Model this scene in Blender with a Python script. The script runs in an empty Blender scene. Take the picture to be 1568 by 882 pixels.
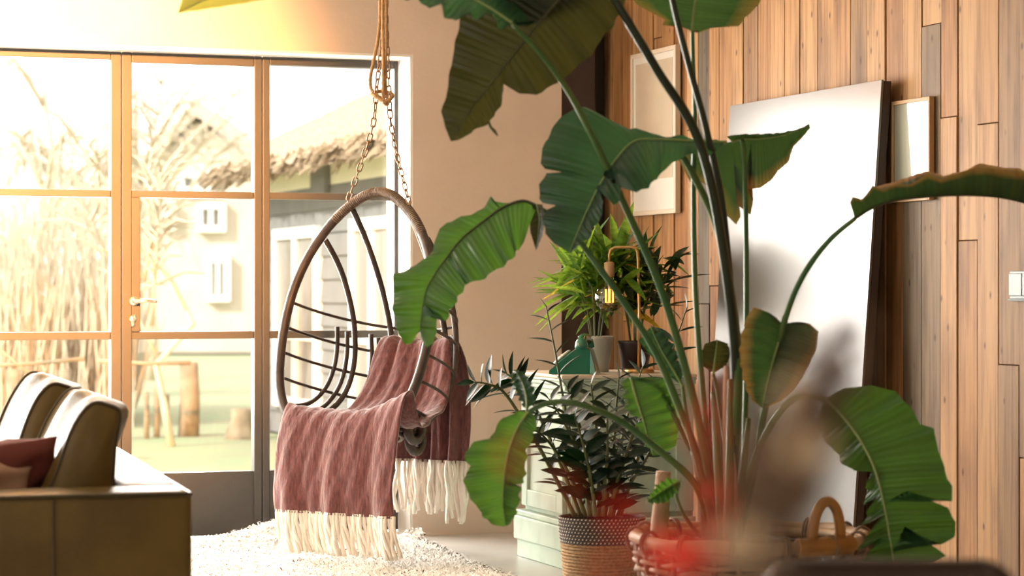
import bpy, math, random
from mathutils import Vector, Matrix
random.seed(11)
R = math.radians
S = bpy.context.scene
COL = S.collection

# ------------------------------------------------------------------ camera
F = 3700.0; HV = 445.0; H = 1.125; TH = R(19.5)
CT, ST = math.cos(TH), math.sin(TH)
cd = bpy.data.cameras.new('camera'); cam = bpy.data.objects.new('camera', cd); COL.objects.link(cam)
cam.location = (0, 0, H); cam.rotation_euler = (R(90), 0, -TH)
cd.sensor_width = 36; cd.lens = F / 1568 * 36; cd.shift_y = (HV - 441) / 1568
cd.clip_start = 0.05; cd.clip_end = 400
cd.dof.use_dof = True; cd.dof.focus_distance = 9.3; cd.dof.aperture_fstop = 3.2
S.camera = cam

# ------------------------------------------------------------------ world, lights, exposure
w = bpy.data.worlds.new('world'); S.world = w; w.use_nodes = True
bg = w.node_tree.nodes['Background']; bg.inputs[0].default_value = (1.0, 0.95, 0.88, 1); bg.inputs[1].default_value = 1.15
def light(name, kind, loc, energy, color, **k):
    l = bpy.data.lights.new(name, kind); l.energy = energy; l.color = color
    for a, b in k.items():
        if a not in ('aim',): setattr(l, a, b)
    o = bpy.data.objects.new(name, l); COL.objects.link(o); o.location = loc
    if 'aim' in k: o.rotation_euler = (Vector(k['aim']) - Vector(loc)).to_track_quat('-Z', 'Y').to_euler()
    return o
# daylight through the steel windows, the low warm sun on the garden, and added unseen warm lights
light('window_daylight', 'AREA', (0.4, 11.9, 1.75), 500, (1.0, 0.94, 0.86), shape='RECTANGLE', size=5.2, size_y=2.6, aim=(2.0, 6.5, 0.9))
light('sun', 'SUN', (0, 0, 9), 3.1, (1.0, 0.94, 0.85), angle=R(3), aim=(6.0, 2.5, 4.6))
light('added_wall_glow', 'POINT', (1.05, 9.3, 2.6), 22, (1.0, 0.7, 0.4), shadow_soft_size=0.16)  # added unseen point light, gives the wall its warm gradient
light('added_frame_glow', 'SPOT', (0.2, 5.0, 2.66), 7200, (1.0, 0.44, 0.13), shadow_soft_size=0.08, spot_size=R(33), spot_blend=1.0, aim=(1.35, 10.8, 1.72))  # added unseen spot for a flare-like orange glow on frames and wall
light('added_flower_fill', 'POINT', (0.1, 0.55, 2.3), 34, (1.0, 0.86, 0.7), shadow_soft_size=0.12)  # added unseen light to brighten the foreground blooms
S.view_settings.view_transform = 'Standard'; S.view_settings.look = 'None'
S.view_settings.exposure = 1.0; S.view_settings.gamma = 1; S.view_settings.use_curve_mapping = False
S.cycles.max_bounces = 7; S.cycles.diffuse_bounces = 4; S.cycles.glossy_bounces = 3
S.cycles.transparent_max_bounces = 10; S.cycles.transmission_bounces = 5
S.cycles.sample_clamp_indirect = 6; S.cycles.caustics_reflective = False; S.cycles.caustics_refractive = False

# ------------------------------------------------------------------ helpers
def W(u, v, d):
    x = (u - 784) / F * d
    return Vector((x * CT + d * ST, -x * ST + d * CT, H - (v - HV) / F * d))
def dY(u, Y): return Y / (CT - (u - 784) / F * ST)          # camera depth of the point of column u on a plane Y
def dX(u, X): return X / (ST + (u - 784) / F * CT)
def onY(u, v, Y): return W(u, v, dY(u, Y))
def onX(u, v, X): return W(u, v, dX(u, X))
def onZ(u, v, z=0.0): return W(u, v, (H - z) * F / (v - HV))

class MB:
    def __init__(s): s.v = []; s.f = []; s.uv = {}
    def add(s, vs, fs):
        n = len(s.v); s.v += [Vector(p) for p in vs]; s.f += [tuple(i + n for i in f) for f in fs]; return s
    def box(s, a, b):
        x0, y0, z0 = a; x1, y1, z1 = b
        return s.add([(x0,y0,z0),(x1,y0,z0),(x1,y1,z0),(x0,y1,z0),(x0,y0,z1),(x1,y0,z1),(x1,y1,z1),(x0,y1,z1)],
                     [(0,3,2,1),(4,5,6,7),(0,1,5,4),(1,2,6,5),(2,3,7,6),(3,0,4,7)])
    def tube(s, pts, r, n=8, cap=True, closed=False):
        pts = [Vector(p) for p in pts]; m = len(pts)
        rs = r if isinstance(r, (list, tuple)) else [r] * m
        vs = []; fs = []; nrm = None
        for i, p in enumerate(pts):
            if closed: t = pts[(i + 1) % m] - pts[i - 1]
            else: t = pts[min(i + 1, m - 1)] - pts[max(i - 1, 0)]
            if t.length < 1e-9: t = Vector((0, 0, 1))
            t.normalize()
            if nrm is None:
                nrm = t.orthogonal().normalized()
            else:
                nrm = nrm - t * nrm.dot(t)
                nrm = t.orthogonal().normalized() if nrm.length < 1e-6 else nrm.normalized()
            b = t.cross(nrm)
            for k in range(n):
                a = 2 * math.pi * k / n
                vs.append(p + (nrm * math.cos(a) + b * math.sin(a)) * rs[i])
        for i in range(m if closed else m - 1):
            j = (i + 1) % m
            for k in range(n):
                q = (k + 1) % n
                fs.append((i * n + k, i * n + q, j * n + q, j * n + k))
        if cap and not closed:
            fs.append(tuple(range(n - 1, -1, -1))); fs.append(tuple((m - 1) * n + k for k in range(n)))
        return s.add(vs, fs)
    def lathe(s, prof, c=(0, 0, 0), n=24, axis=None):
        c = Vector(c); vs = []; fs = []
        for (r, z) in prof:
            for k in range(n):
                a = 2 * math.pi * k / n; vs.append(c + Vector((r * math.cos(a), r * math.sin(a), z)))
        for i in range(len(prof) - 1):
            for k in range(n):
                q = (k + 1) % n; fs.append((i*n+k, i*n+q, (i+1)*n+q, (i+1)*n+k))
        if prof[0][0] > 1e-5: fs.append(tuple(range(n - 1, -1, -1)))
        if prof[-1][0] > 1e-5: fs.append(tuple((len(prof)-1)*n + k for k in range(n)))
        return s.add(vs, fs)
    def grid(s, fn, nu, nv, closeu=False):
        vs = [fn(i / (nu if closeu else nu - 1), j / (nv - 1)) for j in range(nv) for i in range(nu)]
        fs = []
        for j in range(nv - 1):
            for i in range(nu if closeu else nu - 1):
                q = (i + 1) % nu; fs.append((j*nu+i, j*nu+q, (j+1)*nu+q, (j+1)*nu+i))
        return s.add(vs, fs)
    def xf(s, M):
        s.v = [M @ p for p in s.v]; return s
ORG = {}
def build(name, mb, m, parent=None, smooth=True, org=None, bevel=0, sub=0, solid=0):
    """Links the collected mesh as one object. Vertices are in world space; they are stored relative to the origin."""
    base = ORG[parent.name] if parent else Vector((0, 0, 0))
    o0 = Vector(org) if org is not None else (base if parent else Vector((0, 0, 0)))
    me = bpy.data.meshes.new(name); me.from_pydata([tuple(p - o0) for p in mb.v], [], mb.f)
    if smooth: me.polygons.foreach_set('use_smooth', [True] * len(me.polygons))
    if mb.uv:
        ul = me.uv_layers.new(name='uv')
        for l in me.loops: ul.data[l.index].uv = mb.uv[l.vertex_index]
    for x in (m if isinstance(m, (list, tuple)) else [m]): me.materials.append(x)
    me.update()
    o = bpy.data.objects.new(name, me); COL.objects.link(o); o.location = o0 - base
    if parent: o.parent = parent
    ORG[o.name] = o0
    if bevel:
        b = o.modifiers.new('bevel', 'BEVEL'); b.width = bevel; b.segments = 2; b.limit_method = 'ANGLE'
    if solid:
        b = o.modifiers.new('solid', 'SOLIDIFY'); b.thickness = solid
    if sub:
        b = o.modifiers.new('sub', 'SUBSURF'); b.levels = sub; b.render_levels = sub
    return o
def empty(name, loc, parent=None):
    o = bpy.data.objects.new(name, None); COL.objects.link(o)
    o.location = loc; ORG[o.name] = Vector(loc); o.empty_display_size = 0.05
    return o
def tag(o, label=None, cat=None, group=None, kind=None):
    for k, x in (('label', label), ('category', cat), ('group', group), ('kind', kind)):
        if x: o[k] = x
    return o
def inst(src_mesh, name, M, parent, mat=None):
    """a copy sharing mesh data; M is its world matrix"""
    o = bpy.data.objects.new(name, src_mesh); COL.objects.link(o)
    if parent:
        o.parent = parent; M = Matrix.Translation(-ORG[parent.name]) @ M
    o.matrix_local = M
    ORG[o.name] = ORG[parent.name] + M.translation if parent else M.translation.copy()
    return o
def smoothpts(pts, n):
    """Catmull-Rom through pts (any dimension Vectors)"""
    pts = [Vector(p) for p in pts]; out = []; m = len(pts) - 1
    for i in range(n):
        t = i / (n - 1) * m; k = min(int(t), m - 1); f = t - k
        p0 = pts[max(k-1,0)]; p1 = pts[k]; p2 = pts[k+1]; p3 = pts[min(k+2,m)]
        out.append(0.5 * ((2*p1) + (p2-p0)*f + (2*p0-5*p1+4*p2-p3)*f*f + (3*p1-p0-3*p2+p3)*f**3))
    return out
def lerp_tab(tab, x):
    if x <= tab[0][0]: return tab[0][1]
    for (a, b), (c, e) in zip(tab, tab[1:]):
        if x <= c: return b + (e - b) * (x - a) / (c - a)
    return tab[-1][1]
def srgb(r, g, b):
    f = lambda c: ((c/255+.055)/1.055)**2.4 if c > 10 else c/255/12.92
    return (f(r), f(g), f(b), 1)

# ------------------------------------------------------------------ materials
def mat(name, col, rough=0.6, metal=0.0, spec=0.5, var=None, scale=8.0, stretch=(1,1,1), bump=0.0, bscale=None, sheen=0, coat=0, lo=.35, hi=.65):
    m = bpy.data.materials.new(name); m.use_nodes = True; nt = m.node_tree; p = nt.nodes['Principled BSDF']
    p.inputs['Base Color'].default_value = col; p.inputs['Roughness'].default_value = rough; p.inputs['Metallic'].default_value = metal
    p.inputs['Specular IOR Level'].default_value = spec; p.inputs['Sheen Weight'].default_value = sheen; p.inputs['Coat Weight'].default_value = coat
    if var or bump:
        tc = nt.nodes.new('ShaderNodeTexCoord'); mp = nt.nodes.new('ShaderNodeMapping'); mp.inputs['Scale'].default_value = stretch
        nt.links.new(tc.outputs['Object'], mp.inputs[0])
        nz = nt.nodes.new('ShaderNodeTexNoise'); nz.inputs['Scale'].default_value = scale; nz.inputs['Detail'].default_value = 6
        nt.links.new(mp.outputs[0], nz.inputs[0])
        if var:
            cr = nt.nodes.new('ShaderNodeValToRGB'); cr.color_ramp.elements[0].position = lo; cr.color_ramp.elements[1].position = hi
            cr.color_ramp.elements[0].color = var; cr.color_ramp.elements[1].color = col
            nt.links.new(nz.outputs[0], cr.inputs[0]); nt.links.new(cr.outputs[0], p.inputs['Base Color'])
        if bump:
            n2 = nz
            if bscale:
                n2 = nt.nodes.new('ShaderNodeTexNoise'); n2.inputs['Scale'].default_value = bscale; n2.inputs['Detail'].default_value = 4
                nt.links.new(mp.outputs[0], n2.inputs[0])
            bp = nt.nodes.new('ShaderNodeBump'); bp.inputs['Strength'].default_value = bump; bp.inputs['Distance'].default_value = 0.01
            nt.links.new(n2.outputs[0], bp.inputs['Height']); nt.links.new(bp.outputs[0], p.inputs['Normal'])
    return m
def leafmat(name, col, col2, tr, trans=0.4, rough=0.35, veins=58.0, bump=0.6, spec=.4, edge=None):
    m = bpy.data.materials.new(name); m.use_nodes = True; nt = m.node_tree; L = nt.links.new
    p = nt.nodes['Principled BSDF']; out = nt.nodes['Material Output']
    p.inputs['Roughness'].default_value = rough; p.inputs['Specular IOR Level'].default_value = spec
    uv = nt.nodes.new('ShaderNodeUVMap'); sx = nt.nodes.new('ShaderNodeSeparateXYZ'); L(uv.outputs[0], sx.inputs[0])
    tc = nt.nodes.new('ShaderNodeTexCoord'); nz = nt.nodes.new('ShaderNodeTexNoise'); nz.inputs['Scale'].default_value = 7; nz.inputs['Detail'].default_value = 5
    L(tc.outputs['Object'], nz.inputs[0])
    wv = nt.nodes.new('ShaderNodeMath'); wv.operation = 'MULTIPLY'; wv.inputs[1].default_value = veins; L(sx.outputs[1], wv.inputs[0])
    sn = nt.nodes.new('ShaderNodeMath'); sn.operation = 'SINE'; L(wv.outputs[0], sn.inputs[0])
    w2 = nt.nodes.new('ShaderNodeMath'); w2.operation = 'MULTIPLY'; w2.inputs[1].default_value = veins * 3.7; L(sx.outputs[1], w2.inputs[0])
    s2 = nt.nodes.new('ShaderNodeMath'); s2.operation = 'SINE'; L(w2.outputs[0], s2.inputs[0])
    ad = nt.nodes.new('ShaderNodeMath'); ad.operation = 'MULTIPLY_ADD'; L(s2.outputs[0], ad.inputs[0]); ad.inputs[1].default_value = .5; L(sn.outputs[0], ad.inputs[2])
    f = nt.nodes.new('ShaderNodeMath'); f.operation = 'MULTIPLY_ADD'; L(ad.outputs[0], f.inputs[0]); f.inputs[1].default_value = .17; L(nz.outputs[0], f.inputs[2])
    cr = nt.nodes.new('ShaderNodeValToRGB'); cr.color_ramp.elements[0].position = .3; cr.color_ramp.elements[1].position = .75
    cr.color_ramp.elements[0].color = col; cr.color_ramp.elements[1].color = col2; L(f.outputs[0], cr.inputs[0])
    base = cr.outputs[0]
    if edge:   # dry, browned rim of an old leaf
        ab = nt.nodes.new('ShaderNodeMath'); ab.operation = 'ABSOLUTE'; L(sx.outputs[0], ab.inputs[0])
        e2 = nt.nodes.new('ShaderNodeMath'); e2.operation = 'MULTIPLY_ADD'; L(nz.outputs[0], e2.inputs[0]); e2.inputs[1].default_value = .5; L(ab.outputs[0], e2.inputs[2])
        er = nt.nodes.new('ShaderNodeValToRGB'); er.color_ramp.elements[0].position = 1.02; er.color_ramp.elements[0].position = .98; er.color_ramp.elements[1].position = 1.0
        mr = nt.nodes.new('ShaderNodeMapRange'); mr.inputs[1].default_value = .95; mr.inputs[2].default_value = 1.2; L(e2.outputs[0], mr.inputs[0])
        mx = nt.nodes.new('ShaderNodeMix'); mx.data_type = 'RGBA'; L(mr.outputs[0], mx.inputs[0]); L(base, mx.inputs[6]); mx.inputs[7].default_value = edge
        base = mx.outputs[2]
    L(base, p.inputs['Base Color'])
    bp = nt.nodes.new('ShaderNodeBump'); bp.inputs['Strength'].default_value = bump; bp.inputs['Distance'].default_value = .004
    L(ad.outputs[0], bp.inputs['Height']); L(bp.outputs[0], p.inputs['Normal'])
    t = nt.nodes.new('ShaderNodeBsdfTranslucent'); t.inputs[0].default_value = tr
    ms = nt.nodes.new('ShaderNodeMixShader'); ms.inputs[0].default_value = trans
    L(p.outputs[0], ms.inputs[1]); L(t.outputs[0], ms.inputs[2]); L(ms.outputs[0], out.inputs[0])
    return m
def glassmat(name, tint=(1,1,1,1), gl=.03):
    m = bpy.data.materials.new(name); m.use_nodes = True; nt = m.node_tree; nt.nodes.remove(nt.nodes['Principled BSDF'])
    t = nt.nodes.new('ShaderNodeBsdfTransparent'); t.inputs[0].default_value = tint
    g = nt.nodes.new('ShaderNodeBsdfGlossy'); g.inputs['Roughness'].default_value = .02
    lwt = nt.nodes.new('ShaderNodeLayerWeight'); lwt.inputs[0].default_value = .5
    pw = nt.nodes.new('ShaderNodeMath'); pw.operation = 'POWER'; pw.inputs[1].default_value = 3.6; nt.links.new(lwt.outputs['Facing'], pw.inputs[0])
    fr = nt.nodes.new('ShaderNodeMath'); fr.operation = 'MULTIPLY_ADD'; fr.inputs[1].default_value = .75; fr.inputs[2].default_value = gl; nt.links.new(pw.outputs[0], fr.inputs[0])
    ms = nt.nodes.new('ShaderNodeMixShader')
    nt.links.new(fr.outputs[0], ms.inputs[0])
    nt.links.new(t.outputs[0], ms.inputs[1]); nt.links.new(g.outputs[0], ms.inputs[2]); nt.links.new(ms.outputs[0], nt.nodes['Material Output'].inputs[0])
    return m
def woodmat(name):
    m = bpy.data.materials.new(name); m.use_nodes = True; nt = m.node_tree; L = nt.links.new; p = nt.nodes['Principled BSDF']
    p.inputs['Roughness'].default_value = .62
    oi = nt.nodes.new('ShaderNodeObjectInfo'); tc = nt.nodes.new('ShaderNodeTexCoord')
    ml = nt.nodes.new('ShaderNodeVectorMath'); ml.operation = 'SCALE'; ml.inputs[0].default_value = (37, 53, 71); L(oi.outputs['Random'], ml.inputs['Scale'])
    av = nt.nodes.new('ShaderNodeVectorMath'); av.operation = 'ADD'; L(tc.outputs['Object'], av.inputs[0]); L(ml.outputs[0], av.inputs[1])
    mp = nt.nodes.new('ShaderNodeMapping'); mp.inputs['Scale'].default_value = (1, 1, .045); L(av.outputs[0], mp.inputs[0])
    n1 = nt.nodes.new('ShaderNodeTexNoise'); n1.inputs['Scale'].default_value = 42; n1.inputs['Detail'].default_value = 8; n1.inputs['Roughness'].default_value = .65; L(mp.outputs[0], n1.inputs[0])
    cr = nt.nodes.new('ShaderNodeValToRGB'); r = cr.color_ramp
    cols = [(.0, srgb(172,128,80)), (.2, srgb(186,146,98)), (.4, srgb(172,124,72)), (.58, srgb(192,154,108)), (.74, srgb(156,106,58)), (.88, srgb(150,120,84)), (.95, srgb(104,94,78)), (1.0, srgb(116,104,88))]
    while len(r.elements) < len(cols): r.elements.new(.5)
    for e, (a, c) in zip(r.elements, cols): e.position = a; e.color = c
    L(oi.outputs['Random'], cr.inputs[0])
    m1 = nt.nodes.new('ShaderNodeValToRGB'); m1.color_ramp.elements[0].position = .33; m1.color_ramp.elements[1].position = .56
    m1.color_ramp.elements[0].color = (.46,.35,.27,1); m1.color_ramp.elements[1].color = (1.0,1.0,1.0,1); L(n1.outputs[0], m1.inputs[0])
    x1 = nt.nodes.new('ShaderNodeMix'); x1.data_type = 'RGBA'; x1.blend_type = 'MULTIPLY'; x1.inputs[0].default_value = .8
    L(cr.outputs[0], x1.inputs[6]); L(m1.outputs[0], x1.inputs[7])
    # weathering blotches
    mp2 = nt.nodes.new('ShaderNodeMapping'); mp2.inputs['Scale'].default_value = (1, 1, .3); L(av.outputs[0], mp2.inputs[0])
    n2 = nt.nodes.new('ShaderNodeTexNoise'); n2.inputs['Scale'].default_value = 6; n2.inputs['Detail'].default_value = 5; L(mp2.outputs[0], n2.inputs[0])
    m2 = nt.nodes.new('ShaderNodeValToRGB'); m2.color_ramp.elements[0].position = .34; m2.color_ramp.elements[1].position = .5
    m2.color_ramp.elements[0].color = (.46,.40,.36,1); m2.color_ramp.elements[1].color = (1,1,1,1); L(n2.outputs[0], m2.inputs[0])
    x2 = nt.nodes.new('ShaderNodeMix'); x2.data_type = 'RGBA'; x2.blend_type = 'MULTIPLY'; x2.inputs[0].default_value = .7
    L(x1.outputs[2], x2.inputs[6]); L(m2.outputs[0], x2.inputs[7])
    # knots and nail stains
    mp3 = nt.nodes.new('ShaderNodeMapping'); mp3.inputs['Scale'].default_value = (1, 1, .55); L(av.outputs[0], mp3.inputs[0])
    vo = nt.nodes.new('ShaderNodeTexVoronoi'); vo.inputs['Scale'].default_value = 13; L(mp3.outputs[0], vo.inputs[0])
    m3 = nt.nodes.new('ShaderNodeValToRGB'); m3.color_ramp.elements[0].position = .04; m3.color_ramp.elements[1].position = .13
    m3.color_ramp.elements[0].color = (.22,.14,.09,1); m3.color_ramp.elements[1].color = (1,1,1,1); L(vo.outputs[0], m3.inputs[0])
    x3 = nt.nodes.new('ShaderNodeMix'); x3.data_type = 'RGBA'; x3.blend_type = 'MULTIPLY'; x3.inputs[0].default_value = .85
    L(x2.outputs[2], x3.inputs[6]); L(m3.outputs[0], x3.inputs[7]); L(x3.outputs[2], p.inputs['Base Color'])
    bp = nt.nodes.new('ShaderNodeBump'); bp.inputs['Strength'].default_value = .35; bp.inputs['Distance'].default_value = .004
    L(n1.outputs[0], bp.inputs['Height']); L(bp.outputs[0], p.inputs['Normal'])
    return m

M = {}
M['plaster'] = mat('plaster', (.72,.60,.50,1), .9, var=(.67,.55,.455,1), scale=3, bump=.08, bscale=60)
M['white'] = mat('white_paint', (.82,.78,.72,1), .5)
M['ceil'] = mat('ceiling_paint', (.75,.7,.62,1), .9)
M['steel'] = mat('window_steel', (.09,.082,.074,1), .45, var=(.075,.068,.06,1), scale=3, bump=.05, bscale=90)
M['brass'] = mat('brass', (.62,.38,.16,1), .3, 1.0)
M['chrome'] = mat('lock_metal', (.7,.62,.5,1), .3, .9)
M['glass'] = glassmat('pane_glass')
M['bulb'] = glassmat('bulb_glass', (.88,.76,.52,1), .10)
M['plank'] = woodmat('reclaimed_wood')
M['darkgap'] = mat('dark_backing', (.03,.02,.014,1), .9)
M['darkpost'] = mat('dark_brown_post', (.07,.045,.035,1), .7, var=(.05,.03,.024,1), scale=4)
M['concrete'] = mat('polished_concrete', (.56,.55,.52,1), .32, var=(.46,.45,.43,1), scale=2.2, bump=.03, bscale=40)
M['rattan'] = mat('dark_rattan', (.075,.048,.036,1), .38, var=(.045,.028,.022,1), scale=18, stretch=(1,1,1), bump=.15, bscale=70)
M['rattan_l'] = mat('worn_rattan_binding', (.30,.21,.13,1), .5, var=(.16,.1,.06,1), scale=60)
M['chain'] = mat('chain_steel', (.30,.19,.11,1), .4, .75)
M['rope'] = mat('hemp_rope', (.50,.30,.14,1), .9, var=(.36,.2,.09,1), scale=80, bump=.5, bscale=120)
M['wool'] = mat('mauve_mohair', srgb(122,70,66), .95, var=srgb(94,50,49), scale=75, stretch=(1,1,.3), bump=.7, bscale=55, sheen=.6)
M['wool2'] = mat('mauve_mohair_fuzz', srgb(150,98,94), .95, sheen=.5)
M['fringe'] = mat('cream_wool', (.88,.80,.70,1), .95, bump=.3, scale=90)
M['shag'] = mat('cream_pile', (.92,.89,.84,1), .95, var=(.86,.82,.76,1), scale=9)
M['shagd'] = mat('dark_pile', (.10,.08,.07,1), .95)
M['leather'] = mat('olive_brown_leather', (.165,.108,.028,1), .44, spec=.28, var=(.115,.072,.018,1), scale=5, bump=.18, bscale=130, coat=.05)
M['piping'] = mat('leather_piping', (.06,.04,.012,1), .4)
M['redcloth'] = mat('wine_red_cloth', (.19,.045,.035,1), .85, bump=.2, bscale=200)
M['peach'] = mat('peach_cloth', (.55,.34,.24,1), .85, bump=.2, bscale=200)
M['cab'] = mat('pale_green_paint', (.50,.60,.49,1), .55, var=(.36,.46,.36,1), scale=7, stretch=(1,1,.5), bump=.08, bscale=30, lo=.3, hi=.55)
M['phone'] = mat('green_bakelite', (.012,.14,.085,1), .18, coat=.5)
M['black'] = mat('black_plastic', (.012,.012,.012,1), .35)
M['ivory'] = mat('ivory', (.7,.66,.58,1), .4)
M['potwhite'] = mat('glazed_white_pot', (.52,.52,.5,1), .4)
M['potdark'] = mat('dark_aubergine_pot', (.03,.016,.02,1), .4)
M['potbrown'] = mat('brown_clay_bowl', (.14,.06,.03,1), .7)
M['soil'] = mat('soil', (.035,.022,.014,1), 1, bump=.8, scale=60)
M['jute'] = mat('natural_jute', (.50,.33,.18,1), .9, var=(.32,.19,.09,1), scale=90, bump=.4, bscale=140)
M['juted'] = mat('black_jute', (.03,.026,.028,1), .8, var=(.075,.068,.066,1), scale=90, bump=.4, bscale=140)
M['juted2'] = mat('white_stitched_jute', (.62,.55,.45,1), .85)
M['wicker'] = mat('willow', (.27,.17,.10,1), .6, var=(.14,.082,.045,1), scale=14, stretch=(1,1,1), bump=.2, bscale=60)
M['wickerl'] = mat('peeled_willow', (.46,.31,.19,1), .55, var=(.32,.2,.11,1), scale=12)
M['cane'] = mat('honey_cane', (.50,.25,.07,1), .4, var=(.36,.16,.04,1), scale=10)
M['panel'] = mat('satin_black_board', (.085,.077,.066,1), .32, spec=1.0, coat=.7)
M['panel'].node_tree.nodes['Principled BSDF'].inputs['Coat Roughness'].default_value = .26
M['paneledge'] = mat('board_edge', (.05,.03,.022,1), .5)
M['oak'] = mat('pale_oak', (.52,.33,.17,1), .5, var=(.42,.25,.12,1), scale=9, stretch=(1,1,.2))
M['oakd'] = mat('limed_frame', (.70,.60,.48,1), .5)
M['print'] = mat('cream_print', (.62,.55,.42,1), .5, var=(.56,.46,.34,1), scale=4)
M['paper'] = mat('sage_paper', (.56,.58,.47,1), .25)
M['mount'] = mat('mount', (.74,.72,.66,1), .6)
M['switch'] = mat('brushed_switch', (.19,.215,.21,1), .45, .3)
M['switchd'] = mat('switch_dark_lip', (.10,.14,.14,1), .5)  # darker tone for the lip below the switch plate
# plants
GB = dict(trans=.34)
M['leaf'] = leafmat('banana_leaf', srgb(14,42,32), srgb(30,66,50), (.06,.16,.04,1), .26)
M['leafg'] = leafmat('banana_leaf_bright', srgb(20,62,26), srgb(46,98,40), (.13,.29,.025,1), .34)
M['leafk'] = leafmat('banana_leaf_shade', srgb(24,34,20), srgb(38,48,26), (.07,.065,.012,1), .28)  # darker copy of the leaf, shade put into its colour
M['leafo'] = leafmat('banana_leaf_dry_rim', srgb(16,42,26), srgb(34,66,38), (.07,.15,.03,1), .26, edge=srgb(196,136,74))
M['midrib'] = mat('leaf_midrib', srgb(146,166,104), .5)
M['midribd'] = mat('leaf_midrib_shade', srgb(60,62,30), .5)  # midrib copy with shade mixed into the colour
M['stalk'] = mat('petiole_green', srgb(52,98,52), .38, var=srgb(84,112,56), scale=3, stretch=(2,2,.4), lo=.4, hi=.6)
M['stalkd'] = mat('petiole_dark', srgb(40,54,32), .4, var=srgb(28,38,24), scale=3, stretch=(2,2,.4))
M['stalkb'] = mat('petiole_base', srgb(128,100,58), .5, var=srgb(90,96,46), scale=3)
M['zz'] = leafmat('zz_leaf', srgb(6,30,14), srgb(14,46,24), (.01,.05,.01,1), .08, rough=.36, bump=.03, spec=.2)
M['zzstem'] = mat('zz_stem', srgb(66,84,44), .45, var=srgb(110,112,66), scale=8)
M['leafy'] = leafmat('banana_leaf_sun_tint', srgb(120,120,30), srgb(150,140,40), (.6,.5,.08,1), .6, veins=20)  # yellow leaf copy, the lit look is put into its colour
M['drac'] = leafmat('lance_leaf', srgb(40,96,22), srgb(92,150,44), (.36,.52,.05,1), .4, rough=.4)
M['dracd'] = leafmat('lance_leaf_dark', srgb(22,46,22), srgb(44,74,34), (.06,.14,.03,1), .2, rough=.35)
M['dracy'] = leafmat('lance_leaf_yellow', srgb(190,150,20), srgb(226,196,44), (.7,.5,.06,1), .4, rough=.45)
M['fil'] = bpy.data.materials.new('filament'); M['fil'].use_nodes = True
_p = M['fil'].node_tree.nodes['Principled BSDF']; _p.inputs['Emission Color'].default_value = (1,.36,.06,1); _p.inputs['Emission Strength'].default_value = 3
M['redp'] = mat('red_petal', (.80,.04,.02,1), .6)
M['brownp'] = mat('brown_seed_head', (.10,.055,.03,1), .9)
M['beigep'] = mat('beige_dried_bloom', (.55,.42,.28,1), .9)
M['darkleath'] = mat('dark_chair', (.035,.018,.012,1), .45)
M['vase'] = mat('dark_vase', (.05,.04,.035,1), .3)
# garden
M['grass'] = mat('lawn', (.29,.36,.20,1), .95, var=(.33,.33,.21,1), scale=1.2)
M['claps'] = mat('grey_clapboard', (.24,.24,.235,1), .8, var=(.20,.20,.195,1), scale=3)
M['thatch'] = mat('thatch', (.48,.39,.28,1), .95, var=(.34,.25,.16,1), scale=30, stretch=(1,1,1), bump=.8, bscale=25)
M['wall_cream'] = mat('cream_render', (.92,.86,.70,1), .9)
M['gwhite'] = mat('garden_white_paint', (.85,.82,.76,1), .5)
M['gpane'] = mat('garden_window_pane', (.30,.29,.27,1), .2)
M['brick'] = mat('far_brick', (.58,.49,.40,1), .9, var=(.63,.55,.46,1), scale=2)
M['rooft'] = mat('far_roof', (.52,.45,.38,1), .9)
M['twig'] = mat('pale_twig', (.66,.56,.42,1), .95)
M['post'] = mat('weathered_post', (.38,.30,.20,1), .9, var=(.26,.2,.13,1), scale=9)

# ------------------------------------------------------------------ the room shell
YI, YF, XR = 10.60, 10.82, 4.27
XRV = onY(632, 445, YI).x            # right edge of the window opening
ZTOP = onY(0, 62, YI).z              # underside of the lintel
XL = -3.4
CZ = 2.78
LY0 = 3.6              # the left wall is glazed from here to the steel windows, outside the frame
def struct(o): o['kind'] = 'structure'; return o
mb = MB(); mb.box((-4.6, -1.6, -.12), (XR + .3, YF + .3, 0))
struct(build('floor', mb, M['concrete'], smooth=False))
mb = MB(); mb.box((-4.6, -1.6, CZ), (XR + .3, YF + .3, CZ + .1)); struct(build('ceiling', mb, M['ceil'], smooth=False))
mb = MB()
mb.box((XRV, YI, 0), (4.0, YI + .42, CZ)); mb.box((XL, YI, ZTOP), (XRV, YI + .42, CZ)); mb.box((-4.6, YI, 0), (XL, YI + .42, CZ))
wb = struct(build('wall_back', mb, M['plaster'], smooth=False))
mb = MB(); mb.box((-4.6, -1.75, 0), (XR + .28, -1.6, CZ)); struct(build('wall_front', mb, M['plaster'], smooth=False))
mb = MB(); mb.box((-4.6, -1.6, 0), (-4.45, LY0, CZ)); mb.box((-4.6, LY0, 2.25), (-4.45, YI, CZ)); mb.box((-4.6, LY0, 0), (-4.45, YI, .12)); struct(build('wall_left', mb, M['plaster'], smooth=False))
mb = MB(); mb.box((XRV - .012, YI + .004, 0), (XRV, YF - .03, ZTOP)); mb.box((XL, YI + .004, ZTOP - .012), (XRV - .012, YF - .03, ZTOP))
struct(build('trim_1', mb, M['white'], smooth=False))
mb = MB(); mb.box((4.0, YI + .03, 0), (XR - .09, YI + .4, CZ)); mb.box((XR - .09, YI + .16, 0), (XR + .3, YI + .4, CZ))
struct(build('trim_2', mb, M['darkpost'], smooth=False))
mb = MB(); mb.box((XR + .012, 4.2, 0), (XR + .28, YI + .16, CZ))
mb.box((XR - .004, -1.6, 0), (XR + .28, 4.2, CZ))
wr = struct(build('wall_right', mb, M['darkgap'], smooth=False))
y = YI + .13; row = 0
pr = random.Random(5)
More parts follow.
